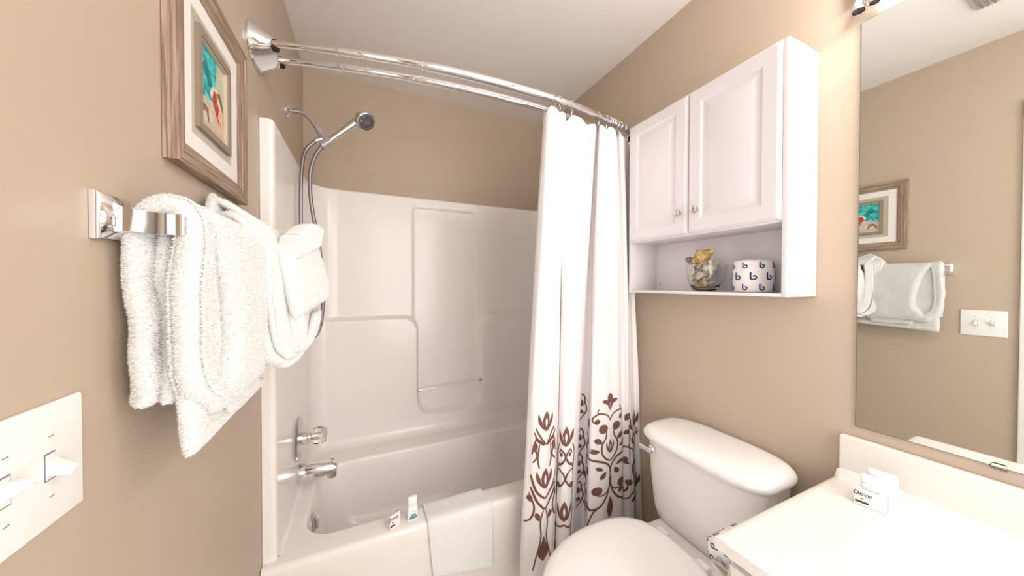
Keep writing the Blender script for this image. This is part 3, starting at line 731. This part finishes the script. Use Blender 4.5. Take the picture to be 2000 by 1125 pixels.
# ---------------------------------------------------------------- vanity
va = thing('vanity_cabinet', (.96, -.05, 0), 'white vanity cabinet under the countertop', 'cabinet')
VX, VY0, VY1 = .702, -.55, .420
mb = MB().box(VX, VX+.018, VY0, VY1, .09, .712, .001).box(VX+.018, XR-.001, VY0, VY0+.018, .09, .712, .001).box(VX+.018, XR-.001, VY1-.018, VY1, .09, .712, .001).box(VX+.018, XR-.001, VY0+.018, VY1-.018, .09, .108, .001).box(VX+.06, XR-.001, VY0+.002, VY1-.002, 0, .09)
mb.build('carcass', 'vanity_paint', va)
for k, (a, b) in enumerate(((-.53, -.065), (-.055, .41))):
    d_ = MB().box(VX-.018, VX-.0005, a, b, .12, .54, .003).build('door', 'vanity_paint', va)
    MB().box(VX-.018, VX-.0005, a, b, .56, .695, .003).build('drawer_front', 'vanity_paint', va)
    _sub(MB().sphere((VX-.032, (b-.05) if k == 0 else (a+.05), .47), .012, 14, 10).lathe([(.005, 0), (.005, .012)], (VX-.018, (b-.05) if k == 0 else (a+.05), .47), (-1, 0, 0), 10), 'knob', 'nickel', d_, 30)
# countertop with integral bowl
ct_ = thing('countertop', (.95, -.05, .713), 'cream cultured marble countertop with backsplash and moulded sink', 'countertop')
KX0, KY1, KY0, KZ = .676, .437, -.56, .744
nx, ny = 60, 100; mb = MB(); vs = []
def kz(x, y):
    d = sqrt(((x-.935)/.185)**2+((y+.06)/.24)**2)
    z = KZ-.13*(1-sm(.0, 1.0, d)) if d < 1 else KZ
    z -= .0025*sm(1.5, 1.42, d)*sm(.98, 1.02, d)*.8
    e = min(x-KX0, KY1-y, y-KY0); z -= .006*(1-sm(0, .008, e))
    z += .020*(1-sm(0, .018, 1.206-x))**2
    return z
xs = [KX0, KX0+.002, KX0+.005]+[KX0+.008+(1.182-KX0-.008)*i/nx for i in range(nx+1)]+[1.188, 1.194, 1.199, 1.203, 1.206]
ys = [KY0, KY0+.004, KY0+.008]+[KY0+.012+(KY1-.020-KY0)*i/ny for i in range(ny+1)]+[KY1-.005, KY1-.002, KY1]
rows = [[Vector((x, y, kz(x, y))) for y in ys] for x in xs]
mb.rings(rows, closed=False, cap0=False, cap1=False)
bot = .7135
def skirt(pts): mb.rings([[p for p in pts], [Vector((p.x, p.y, bot)) for p in pts]], closed=False, cap0=False, cap1=False)
skirt(rows[0]); skirt([r[-1] for r in rows]); skirt([r[0] for r in rows]); skirt(rows[-1])
mb.add([(KX0, KY0, bot), (1.206, KY0, bot), (1.206, KY1, bot), (KX0, KY1, bot)], [[0, 1, 2, 3]])
mb.build('worktop', 'counter_marble', ct_, 50, recalc=True)
MB().box(1.2055, XR-.0008, KY0, KY1-.003, .714, .856, .005, seg=4).build('backsplash', 'counter_marble', ct_, 50)
# taps are beyond the frame
fc = thing('basin_faucet', (1.15, -.06, KZ), 'chrome basin faucet at the sink', 'faucet')
MB().lathe([(.028, 0), (.024, .012), (.014, .02), (.013, .09), (.0, .10)], (1.15, -.06, KZ), (0, 0, 1), 24).tube(catmull([(1.15, -.06, KZ+.08), (1.10, -.06, KZ+.11), (1.04, -.06, KZ+.09)], 6), .010, 14).build('spout', 'chrome', fc)

# ---------------------------------------------------------------- mirror, clip, vanity light, vent
mr = thing('wall_mirror', (XR, -.1, .885), 'large frameless wall mirror above the vanity', 'mirror')
MYA, MYB, MZ0, MZ1 = -.58, .407, .885, 1.979
MB().box(XR-.0055, XR-.0005, MYA, MYB, MZ0, MZ1).build('backing', 'mirror_edge', mr)
MB().add([(XR-.0057, MYA+.0015, MZ0+.0015), (XR-.0057, MYB-.0015, MZ0+.0015), (XR-.0057, MYB-.0015, MZ1-.0015), (XR-.0057, MYA+.0015, MZ1-.0015)], [[0, 1, 2, 3]]).build('mirror_pane', 'mirror_glass', mr, 0)
pc = [( .176, .8835), (.197, .8835), (.1965, .889), (.194, .8925), (.179, .8925), (.1765, .889)]
MB().prism(pc, lambda a, b, t: Vector((t, a, b)), XR-.0085, XR-.0060).box(XR-.0085, XR-.0005, .176, .197, .880, .8845).build('mirror_clip', 'clear_acrylic', mr, 0)
MB().prism([(.1782, .8927), (.179, .8933), (.194, .8933), (.1968, .8893), (.1975, .8845), (.1968, .8845), (.1962, .8890), (.1937, .8926)], lambda a, b, t: Vector((t, a, b)), XR-.0087, XR-.0060).build('clip_edge', 'dark_gap', mr, 0)
vl = thing('vanity_light', (XR, -.05, 2.06), 'chrome vanity light bar with round sockets above the mirror', 'vanity light')
MB().box(XR-.034, XR-.0005, -.36, .422, 2.042, 2.140, .006).build('light_bar', 'chrome', vl)
for yy in (.318, .108, -.102, -.312):
    sk = MB().lathe([(.030, 0), (.032, .006), (.026, .030), (.020, .044), (.0, .044)], (XR-.034, yy, 2.09), (-1, 0, 0), 28).build('socket', 'chrome', vl)
    _sub(MB().sphere((XR-.120, yy, 2.09), .047, 28, 18), 'bulb', 'bulb_glow', sk, 80)
for (yy, zz, rr, xx) in ((.4065, 2.004, .0165, 1.206), (.375, 2.000, .012, 1.198)):
    mb = MB().tube([(xx, yy, 2.033), (xx, yy, 2.045)], .004, 8)
    mb.lathe([(.0, .030), (.008, .030), (rr*.8, .018), (rr, .004), (rr, 0), (rr*.85, 0), (rr*.8, .006)], (xx, yy, zz), (0, 0, 1), 28)
    mb.lathe([(rr*.7, .010), (rr*.7, .003), (rr*.3, -.001), (.0, -.002)], (xx, yy, zz), (0, 0, 1), 20, mi=1)
    mb.build('finial_cup', ['chrome', 'ink_dark'], vl)
ev = thing('exhaust_vent', (.15, .36, ZC), 'ribbed exhaust fan grille on the ceiling seen in the mirror', 'vent')
x0, x1, y0, y1 = .095, .335, .425, .185
mb = MB().box(.09, .335, .20, .435, ZC-.012, ZC-.0005, .003); mb.build('grille_frame', 'vent_white', ev)
mb = MB()
for k in range(14): mb.box(.105, .320, .212+k*.0155, .218+k*.0155, ZC-.020, ZC-.010, .001)
mb.build('slats', 'brushed_chrome', ev)

# ---------------------------------------------------------------- switch plate
sw = thing('light_switch', (XL, .467, 1.087), 'white double toggle light switch plate on the left wall', 'light switch')
px = XL+.0005
rg = []
for dx, i in ((0, 0), (.003, 0), (.0052, .0025), (.0062, .006)):
    rg.append([Vector((px+dx, .402+i, 1.024+i)), Vector((px+dx, .535-i, 1.024+i)), Vector((px+dx, .535-i, 1.149-i)), Vector((px+dx, .402+i, 1.149-i))])
MB().rings(rg).build('cover_plate', 'switch_plastic', sw, 25)
for yy, up in ((.489, -1), (.443, 1)):
    MB().box(px+.006, px+.0066, yy-.0062, yy+.0062, 1.073, 1.101, 0).build('toggle_slot', 'ink_grey', sw)
    a = Vector((px+.005, yy, 1.087)); d = Vector((.0195, 0, .0075*up))
    mb = MB(); dn = d.normalized(); sd = Vector((0, 1, 0)); vt = dn.cross(sd); rg = []
    for f, wy, wz in ((0, .0048, .0085), (.25, .0046, .0066), (.9, .0036, .0036), (1, .0028, .0026)):
        c = a+d*f; rg.append([c+sd*wy+vt*wz, c-sd*wy+vt*wz, c-sd*wy-vt*wz, c+sd*wy-vt*wz])
    mb.rings(rg); mb.box(px+.006, px+.0072, yy-.0050, yy+.0050, 1.0745, 1.0995)
    mb.build('toggle', 'switch_plastic', sw, 20)
    for zz in (1.0565, 1.1175):
        MB().lathe([(.0034, 0), (.0034, .0008), (.002, .0013), (.0, .0014)], (px+.0061, yy, zz), (1, 0, 0), 16).box(px+.0072, px+.0077, yy-.0028, yy+.0028, zz-.0004, zz+.0004, mi=1).build('screw', ['switch_plastic', 'ink_grey'], sw)

# ---------------------------------------------------------------- framed picture
fp = thing('framed_picture', (XL, .885, 1.475), 'weathered wood framed beach painting in a white mat on the left wall', 'picture')
FY0, FY1, FZ0, FZ1 = .711, 1.058, 1.476, 1.858
def frame_side(pa, pb, qa, qb, m_):   # mitred rail, section from outer edge p to inner edge q
    mb = MB(); sec = [(0, .0008), (0, .0205), (.002, .0215), (.012, .0215), (.014, .0195), (.028, .0185), (.030, .0165), (.036, .0150), (.042, .0125), (.042, .0008)]
    A = [Vector((XL+h, pa[0]+(qa[0]-pa[0])*w/.042, pa[1]+(qa[1]-pa[1])*w/.042)) for w, h in sec]
    B = [Vector((XL+h, pb[0]+(qb[0]-pb[0])*w/.042, pb[1]+(qb[1]-pb[1])*w/.042)) for w, h in sec]
    return mb.rings([A, B])
i_ = .042
co = [(FY0, FZ0), (FY1, FZ0), (FY1, FZ1), (FY0, FZ1)]; ci = [(FY0+i_, FZ0+i_), (FY1-i_, FZ0+i_), (FY1-i_, FZ1-i_), (FY0+i_, FZ1-i_)]
fm = MB()
for k in range(4):
    s_ = frame_side(co[k], co[(k+1) % 4], ci[k], ci[(k+1) % 4], 0); fm.add(s_.v, s_.f, 1 if k % 2 == 0 else 0)
fm.build('frame', ['wood_v', 'wood_h'], fp, 25)
def band(i0, i1, x0, x1, bev=.0):
    mb = MB(); out = []
    for i, x in ((i0, x0), (i0, x1), (i1, x1), (i1, x0)):
        out.append([Vector((x, FY0+i, FZ0+i)), Vector((x, FY1-i, FZ0+i)), Vector((x, FY1-i, FZ1-i)), Vector((x, FY0+i, FZ1-i))])
    return mb.rings(out, loop=True)
band(.040, .074, XL+.001, XL+.0105).build('white_mat', 'mat_board', fp, 20)
cm = MB()
for i0, i1, x1 in ((.0735, .080, .0095), (.080, .087, .0085), (.087, .0945, .0075)):
    s_ = band(i0, i1, XL+.001, XL+x1); cm.add(s_.v, s_.f)
cm.build('cream_fillet', 'cream_board', fp, 20)
cf_ = band(.1065, .1100, XL+.0066, XL+.0125).build('inner_fillet', 'cream_board', fp, 20)
band(.0935, .1070, XL+.001, XL+.0155).build('inner_frame', 'inner_frame', fp, 20)
aw = MB(); ax0 = XL+.0065
AY0, AY1, AZ0, AZ1 = FY0+.107, FY1-.107, FZ0+.107, FZ1-.107
def ap(pts, mi, lift):   # painted patches: u right (+y), v up
    q = [(AY0+(AY1-AY0)*a, AZ0+(AZ1-AZ0)*b) for a, b in pts]
    aw.prism(q, lambda a, b, t: Vector((t, a, b)), ax0+lift-.0004, ax0+lift, mi)
aw.box(XL+.001, ax0, AY0-.002, AY1+.002, AZ0-.002, AZ1+.002, 0, 2)
ap([(0, .36), (.4, .40), (.62, .46), (.66, .7), (.72, 1), (0, 1)], 0, .0004)
ap([(.62, .46), (1, .42), (1, 1), (.70, 1), (.66, .72)], 1, .0005)
ap([(0, 0), (1, 0), (1, .42), (.7, .45), (.5, .36), (.3, .40), (0, .37)], 2, .0006)
ap([(.42, .50), (.52, .62), (.68, .64), (.82, .56), (.86, .46), (.70, .42), (.52, .44)], 5, .0008)
ap([(.50, .46), (.56, .58), (.66, .60), (.70, .50), (.80, .34), (.76, .22), (.64, .30), (.56, .40)], 3, .0010)
ap([(.70, .30), (.84, .20), (.92, .08), (.96, .22), (.88, .38), (.78, .44)], 4, .0011)
ap([(.66, .58), (.78, .64), (.88, .56), (.94, .44), (.84, .46), (.76, .54)], 6, .0012)
ap([(.06, .16), (.20, .30), (.36, .28), (.40, .12), (.35, .12), (.30, .22), (.20, .22), (.12, .12)], 6, .0009)
ap([(.12, .72), (.28, .84), (.44, .74), (.50, .60), (.36, .56), (.30, .66)], 7, .0009)
mat('art_deep', srgb(38, 140, 145), .6, var=.3, bscale=60)
aw.build('painting', ['art_sea', 'art_sky', 'art_sand', 'art_red', 'art_orange', 'art_white', 'art_brown', 'art_deep'], fp, 0)
# ---------------------------------------------------------------- towel bar
tb = thing('towel_bar', (XL, .583, 1.355), 'chrome towel bar with square flared posts below the picture', 'towel bar')
for yc in (.584, 1.13):
    rg = []
    for x, hy, hz in ((.0006, .028, .029), (.006, .028, .029), (.010, .026, .0265), (.016, .020, .0185), (.024, .0165, .0145), (.060, .0145, .0135), (.078, .0145, .0135), (.081, .0125, .0115)):
        cz = 1.355-(.006 if x > .05 else .006*x/.05)
        rg.append([Vector((XL+x, yc+a*hy, cz+b*hz)) for a, b in ((-1, -1), (1, -1), (1, 1), (-1, 1))])
    m_ = MB().rings(rg); m_.build('post', 'chrome', tb, 60)
MB().box(XL+.062, XL+.074, .590, 1.125, 1.339, 1.359, .002).build('bar', 'chrome', tb)

# ---------------------------------------------------------------- terry cloth
def slab(st, n=22):     # stations: (P0, P1, thickness); a soft thick sheet swept through them
    Sx = [(Vector(a), Vector(b), t) for a, b, t in st]; rg = []
    mids = [(a+b)/2 for a, b, t in Sx]
    prevn = None
    for i, (a, b, t) in enumerate(Sx):
        tg = (mids[min(i+1, len(mids)-1)]-mids[max(i-1, 0)]); axv = (b-a); Ln = axv.length; A = axv.normalized()
        nn = tg.cross(A).normalized() if tg.cross(A).length > 1e-9 else (prevn or Vector((1, 0, 0)))
        prevn = nn; h = t/2; ring = []
        k = n
        for j in range(k):      # near rounded end
            an = pi/2+pi*j/(k-1); ring.append(a+A*h+A*h*cos(an)+nn*h*sin(an))
        for f in [q/9 for q in range(1, 9)]: ring.append(a.lerp(b, f)*1+(-nn*h)*1 if True else None)
        for j in range(k):
            an = -pi/2+pi*j/(k-1); ring.append(b-A*h+A*h*cos(an)+nn*h*sin(an))
        for f in [q/9 for q in range(1, 9)]: ring.append(b.lerp(a, f)+nn*h)
        rg.append(ring)
    return rg
def densify(st, per=6):
    out = []
    A = catmull([s[0] for s in st], per); B = catmull([s[1] for s in st], per)
    for i in range(len(A)):
        k = min(i//per, len(st)-2); f = i/per-k
        out.append((A[i], B[i], st[k][2]*(1-f)+st[k+1][2]*f))
    return out
def cloth(mb, st, per=6, n=10, amp=.004, seed=0., freq=14, cap=True):
    D = densify(st, per); rg = slab(D, n)
    # pull the first and last rings in so the hem is rounded
    def shrink(ring, f, mv):
        c = sum(ring, Vector())/len(ring)
        # shrink only the thickness: towards the long axis
        return [c+(p-c)*f+mv for p in ring]
    for i, ring in enumerate(rg):
        for j, p in enumerate(ring):
            q = p*freq+Vector((seed, seed*1.7, 0)); ring[j] = p+Vector((noise.noise(q), noise.noise(q+Vector((9, 0, 0))), noise.noise(q+Vector((0, 9, 0)))))*amp
    t0 = (rg[0][0]-rg[1][0]).normalized(); t1 = (rg[-1][0]-rg[-2][0]).normalized()
    h0, h1 = D[0][2]/2, D[-1][2]/2
    e0, e1 = [], []
    def flat(ring, Dk, f, mv):
        a, b, t = Dk; A = (b-a).normalized(); c0 = (a+b)/2
        out = []
        for p in ring:
            al = (p-c0).dot(A); ax_ = c0+A*al; out.append(ax_+(p-ax_)*f+mv)
        return out
    rg = [flat(rg[0], D[0], .35, t0*h0*.7), flat(rg[0], D[0], .8, t0*h0*.4)]+rg+[flat(rg[-1], D[-1], .8, t1*h1*.4), flat(rg[-1], D[-1], .35, t1*h1*.7)]
    mb.rings(rg, True, True, True)
def tufts(mb, dens, ln, seed, wid=.0011):
    rnd = random.Random(seed); V = [Vector(v) for v in mb.v]; vs = []; fs = []
    for f in mb.f[:]:
        if len(f) != 4: continue
        a, b, c, d = (V[i] for i in f); nrm = (c-a).cross(d-b); ar = nrm.length/2
        if ar < 1e-10: continue
        nrm = nrm.normalized(); k = ar*dens; k = int(k)+(1 if rnd.random() < k-int(k) else 0)
        for _ in range(k):
            u, w = rnd.random(), rnd.random(); p = a.lerp(b, u).lerp(d.lerp(c, u), w)
            d_ = Vector((rnd.gauss(0, 1), rnd.gauss(0, 1), rnd.gauss(0, 1)))
            side = d_.cross(nrm); side = side.normalized() if side.length > 1e-6 else Vector((0, 0, 1))
            tip = p+(nrm+d_*.38+Vector((0, 0, -.25))).normalized()*ln*rnd.uniform(.6, 1.2)
            i0 = len(mb.v)+len(vs); vs += [tuple(p-side*wid), tuple(p+side*wid), tuple(tip)]; fs.append([i0, i0+1, i0+2])
    mb.v += vs; mb.f += fs; mb.m += [0]*len(fs)
def orient(mb):
    bm = bmesh.new(); vv = [bm.verts.new(v) for v in mb.v]
    for f in mb.f:
        try: bm.faces.new([vv[i] for i in f])
        except ValueError: pass
    bmesh.ops.recalc_face_normals(bm, faces=bm.faces[:]); bm.verts.index_update()
    mb.v = [tuple(v.co) for v in bm.verts]; mb.f = [[v.index for v in f.verts] for f in bm.faces]; mb.m = [0]*len(mb.f); bm.free()
def yst(x, z, y0, y1, t): return ((x, y0, z), (x, y1, z), t)
bt = MB()
cloth(bt, [yst(-.2705, 1.362, .592, .84, .020), yst(-.271, 1.33, .586, .84, .024), yst(-.270, 1.25, .582, .84, .027), yst(-.269, 1.18, .586, .84, .024), yst(-.270, 1.118, .584, .84, .025)], seed=1, amp=.008, freq=17)
cloth(bt, [yst(-.250, 1.340, .600, .82, .014), yst(-.248, 1.27, .596, .82, .020), yst(-.246, 1.19, .600, .82, .016), yst(-.2465, 1.112, .594, .82, .016)], seed=2, amp=.006, freq=17)
# near fold: arches over the post and hangs as a narrow band
cloth(bt, [yst(-.268, 1.338, .590, .66, .016), yst(-.262, 1.364, .584, .66, .022), yst(-.241, 1.376, .576, .64, .024), yst(-.221, 1.366, .573, .618, .028), yst(-.213, 1.33, .573, .606, .034), yst(-.217, 1.25, .571, .602, .036), yst(-.217, 1.18, .573, .602, .036), yst(-.211, 1.125, .582, .622, .038), yst(-.203, 1.094, .606, .68, .034)], seed=3, amp=.005, freq=13)
# broad front drape beside it
cloth(bt, [yst(-.266, 1.345, .62, .85, .018), yst(-.255, 1.368, .60, .85, .020), yst(-.232, 1.376, .604, .85, .022), yst(-.209, 1.360, .614, .845, .028), yst(-.201, 1.32, .634, .845, .034), yst(-.200, 1.24, .656, .845, .036), yst(-.200, 1.16, .654, .845, .037), yst(-.202, 1.115, .626, .845, .036), yst(-.204, 1.092, .615, .84, .028)], seed=4, amp=.006, freq=12)
# sheet seen down the opening, and the hems that hang lower
cloth(bt, [yst(-.211, 1.345, .590, .80, .012), yst(-.213, 1.28, .588, .80, .012), yst(-.214, 1.20, .588, .80, .012), yst(-.210, 1.12, .592, .80, .012)], seed=5, amp=.002)
cloth(bt, [yst(-.224, 1.16, .590, .87, .020), yst(-.2225, 1.11, .586, .875, .022), yst(-.221, 1.07, .582, .88, .022), ((-.220, .584, 1.040), (-.208, .88, 1.056), .018)], seed=6, amp=.003)
cloth(bt, [yst(-.206, 1.13, .66, .83, .010), yst(-.204, 1.09, .665, .83, .010), yst(-.202, 1.066, .67, .82, .010)], seed=7, amp=.002)
orient(bt); tufts(bt, 800000, .0033, 1, .00065)
bt.build('bath_towel', 'terry', None, 70, recalc=False, tag=('thick white folded bath towel on the near end of the towel bar', 'towel'))
# hand towel bundle
ht = MB()
cloth(ht, [yst(-.273, 1.19, .862, 1.08, .018), yst(-.274, 1.33, .858, 1.08, .018), ((-.270, .862, 1.395), (-.272, 1.06, 1.380), .018), ((-.246, .868, 1.408), (-.246, 1.06, 1.388), .016), ((-.214, .872, 1.398), (-.205, 1.06, 1.388), .018), ((-.188, .862, 1.368), (-.168, 1.06, 1.382), .022), ((-.182, .832, 1.30), (-.150, 1.06, 1.335), .028), ((-.178, .826, 1.20), (-.138, 1.055, 1.24), .034), ((-.170, .842, 1.14), (-.132, 1.03, 1.17), .036), ((-.158, .885, 1.112), (-.135, .98, 1.132), .028)], seed=11, amp=.005, freq=16)
# gathered near strands looping under and back up
cloth(ht, [((-.262, .800, 1.392), (-.262, .86, 1.40), .014), ((-.232, .786, 1.402), (-.228, .84, 1.408), .016), ((-.204, .778, 1.376), (-.200, .815, 1.380), .017), ((-.199, .778, 1.31), (-.192, .812, 1.31), .018), ((-.197, .782, 1.20), (-.189, .814, 1.20), .018), ((-.188, .796, 1.130), (-.178, .828, 1.13), .018), ((-.168, .832, 1.096), (-.158, .864, 1.098), .018), ((-.145, .885, 1.106), (-.136, .915, 1.112), .020), ((-.124, .935, 1.140), (-.118, .970, 1.15), .020), ((-.116, .970, 1.19), (-.112, 1.005, 1.20), .016)], seed=12, amp=.003, freq=20)
cloth(ht, [((-.214, .815, 1.398), (-.205, .86, 1.402), .013), ((-.189, .810, 1.368), (-.180, .845, 1.374), .015), ((-.182, .808, 1.30), (-.172, .84, 1.30), .016), ((-.178, .814, 1.20), (-.166, .844, 1.20), .018), ((-.170, .826, 1.135), (-.157, .856, 1.135), .017), ((-.158, .846, 1.108), (-.146, .874, 1.110), .014)], seed=13, amp=.003, freq=20)
cloth(ht, [((-.150, .862, 1.20), (-.132, .895, 1.20), .018), ((-.148, .866, 1.155), (-.132, .900, 1.158), .020), ((-.146, .876, 1.118), (-.132, .908, 1.122), .018)], seed=16, amp=.003, freq=20)
# corner folded up to a peak against the wall, sloping down to the front
cloth(ht, [((-.262, .778, 1.388), (-.262, .99, 1.392), .014), ((-.268, .800, 1.420), (-.268, .935, 1.424), .013), ((-.277, .836, 1.446), (-.277, .872, 1.447), .010), ((-.280, .848, 1.453), (-.280, .860, 1.453), .008)], seed=14, amp=.0015)
cloth(ht, [((-.276, .832, 1.443), (-.276, .90, 1.432), .012), ((-.250, .822, 1.432), (-.248, .93, 1.420), .013), ((-.222, .826, 1.412), (-.216, .95, 1.404), .013), ((-.196, .838, 1.392), (-.186, .96, 1.392), .012)], seed=17, amp=.002)
orient(ht); tufts(ht, 420000, .0020, 2, .0006)
ht.build('hand_towel', 'terry', None, 70, recalc=False, tag=('white hand towel draped and tucked on the far end of the towel bar', 'towel'))
# washcloth fan held in its band
wf = thing('folded_washcloth', (-.14, .93, 1.30), 'white washcloth folded into a fan-topped pouch on the hand towel', 'washcloth')
pk = MB()
cloth(pk, [((-.166, .848, 1.338), (-.128, 1.030, 1.384), .026), ((-.156, .846, 1.300), (-.118, 1.034, 1.345), .032), ((-.146, .846, 1.250), (-.104, 1.036, 1.290), .034), ((-.140, .850, 1.205), (-.096, 1.034, 1.240), .028)], seed=15, amp=.002, freq=12)
orient(pk); tufts(pk, 200000, .0016, 3, .0008)
pk.build('pocket_band', 'terry', wf, 70, recalc=False)
fn_ = MB()
for k in range(10):
    f = k/9; c = Vector((-.152, .868, 1.352)).lerp(Vector((-.124, 1.016, 1.394)), f)
    up = Vector((.10, -.5+.9*f, 1)).normalized(); hgt = .030+.014*sin(pi*f)
    w = Vector((.022, -.006, 0))
    cloth(fn_, [(c-w-up*.02, c+w-up*.02, .009), (c-w+up*hgt*.5, c+w+up*hgt*.5, .011), (c-w*.9+up*hgt*.85, c+w+up*hgt*.9, .0125), (c-w*.6+up*hgt, c+w*.8+up*hgt*1.02, .009)], per=3, n=6, seed=20+k, amp=.0015, freq=40)
orient(fn_); tufts(fn_, 200000, .0016, 4, .0008)
fn_.build('fan_pleats', 'terry', wf, 70, recalc=False)
# washcloth over the tub rim
wc = MB()
def xst(y, z, xa, xb, t, dz=0.): return ((xa, y, z), (xb, y, z+dz), t)
cloth(wc, [xst(1.338, .30, .212, .452, .006), xst(1.331, .365, .211, .453, .006), xst(1.310, .387, .212, .455, .006), xst(1.265, .3865, .212, .461, .006), xst(1.222, .387, .214, .467, .006), xst(1.2075, .370, .214, .468, .006), xst(1.207, .31, .219, .469, .006, -.003), xst(1.208, .24, .226, .470, .006, -.022), xst(1.207, .18, .232, .474, .007, -.052)], per=5, n=6, seed=31, amp=.0012, freq=22)
orient(wc); tufts(wc, 200000, .0014, 5, .0008)
wc.build('washcloth', 'terry', None, 70, recalc=False, tag=('white washcloth hanging over the bathtub rim', 'washcloth'))

# ---------------------------------------------------------------- toiletries
def soap_box(loc, ang, L_, D_, H_, lab, grp):    # front face looks along local -y, lettering on front and top
    t = thing('soap_box', loc, lab, 'soap', None)
    Rm = Matrix.Rotation(ang, 3, 'Z'); c0 = Vector(loc)
    g = lambda x, y, z: c0+Rm @ Vector((x, y, z))
    mb = MB().box(-L_/2, L_/2, 0, D_, 0, H_, .0012); mb.xform(lambda v: g(*v)); mb.build('carton', 'box_white', t)
    mb = MB().box(L_/2-.0002, L_/2+.0003, D_*.12, D_*.72, H_*.03, H_*.97); mb.xform(lambda v: g(*v)); mb.build('end_panel', 'ink_grey', t)
    tm = text_mesh('Dove', H_*.36, lambda a, b: g(a-L_*.25, -.0004, b+H_*.74), shear=.2, bold=.0002); tm.build('lettering', 'ink_dark', t, 0)
    tm = text_mesh('Dove', H_*.30, lambda a, b: g(a*1.15-L_*.02, b+D_*.5, H_+.0004), shear=.2); tm.build('lettering', 'ink_dark', t, 0)
    mb = MB().box(-L_*.46, -L_*.04, -.0004, .0002, H_*.16, H_*.29); mb.xform(lambda v: g(*v)); mb.build('printed_bar', 'ink_dark', t)
    # small gold dove-like mark under the name
    q = [(-.5, 0), (-.15, .18), (.05, .42), (.2, .16), (.5, .10), (.24, -.05), (.05, -.22), (-.2, -.16)]
    mb = MB().prism([(a*H_*.20-L_*.25, b*H_*.20+H_*.44) for a, b in q], lambda a, b, tt: g(a, tt, b), -.0004, .0002); mb.build('printed_mark', 'ink_gold', t, 0)
    return t
a0 = Vector((1.0775, .359, 0)); a1 = Vector((1.0875, .307, 0)); mid = (a0+a1)/2; ang = atan2(a1.y-a0.y, a1.x-a0.x)
soap_box((mid.x, mid.y, KZ+.0004), ang, .053, .020, .038, 'white boxed soap bar on the vanity counter', None)
a0 = Vector((.085, 1.232, 0)); a1 = Vector((.119, 1.250, 0)); mid = (a0+a1)/2; ang = atan2(a1.y-a0.y, a1.x-a0.x)
soap_box((mid.x, mid.y, ZR+.0004), ang, .040, .020, .050, 'white boxed soap bar on the bathtub rim', None)
def flat_bottle(c, ang, wd, dp, hb, ht_, lab, label_mark=False):
    cw = .45 if label_mark else .485
    t = thing('toiletry_bottle', c, lab, 'bottle'); Rm = Matrix.Rotation(ang, 3, 'Z'); c0 = Vector(c); g = lambda v: c0+Rm @ Vector(v)
    def ring(hw, hd, z, n=32):
        return [Vector((hw*abs(cos(2*pi*j/n))**.7*(1 if cos(2*pi*j/n) > 0 else -1), hd*abs(sin(2*pi*j/n))**.7*(1 if sin(2*pi*j/n) > 0 else -1), z)) for j in range(n)]
    mb = MB().rings([ring(wd*.46, dp*.44, 0), ring(wd*.5, dp*.5, .003), ring(wd*.5, dp*.5, hb*.8), ring(wd*.48, dp*.46, hb*.95), ring(wd*.40, dp*.40, hb)]); mb.xform(g); mb.build('bottle_body', 'bottle_white', t, 50)
    mb = MB().rings([ring(wd*cw*.97, dp*.45, hb+.0005), ring(wd*cw, dp*.48, hb+.002), ring(wd*cw, dp*.46, ht_-.005), ring(wd*cw*.97, dp*.38, ht_-.0015), ring(wd*cw*.85, dp*.25, ht_)]); mb.xform(g); mb.build('flip_cap', 'bottle_white', t, 50)
    if label_mark:
        mb = MB().box(-wd*.34, wd*.34, -dp/2-.0008, -dp/2+.001, hb*.14, hb*.30)
        mb.box(-wd*.22, wd*.22, -dp/2-.0008, -dp/2+.001, hb*.34, hb*.46); mb.xform(g)
        lb = mb.build('printed_label', 'ink_teal', t, 0)
        tm = text_mesh('T', .012, lambda a, b: g((a, -dp/2-.0009, b+hb*.60))); tm.build('lettering', 'ink_teal', t, 0)
    return t
flat_bottle((.164, 1.262, ZR+.0004), radians(12), .040, .024, .052, .086, 'small white bottle with green print on the bathtub rim', True)
flat_bottle((1.113, .334, KZ+.0004), radians(-80), .050, .016, .045, .066, 'white travel bottle directly behind the counter soap box')
flat_bottle((1.137, .330, KZ+.0004), radians(-84), .052, .018, .052, .076, 'white travel bottle nearest the backsplash')
# roll on a holder at the vanity side
hr = thing('roll_holder', (.76, VY1, .64), 'chrome toilet paper holder on the side of the vanity', 'toilet paper holder')
for xx in (.7125, .862):
    MB().box(xx-.009, xx+.009, VY1+.0005, VY1+.007, .630, .680, .003).box(xx-.006, xx+.006, VY1+.006, VY1+.046, .640, .656, .003).build('holder_arm', 'brushed_chrome', hr)
MB().lathe([(.008, 0), (.008, .142)], (.718, VY1+.039, .648), (1, 0, 0), 16).build('spindle', 'brushed_chrome', hr)
paper_roll('toilet_roll', (.730, VY1+.039, .660), (1, 0, 0), (0, 0, 1), .035, .104, 'wrapped toilet paper roll with blue letters hanging beside the vanity', phase=.25)
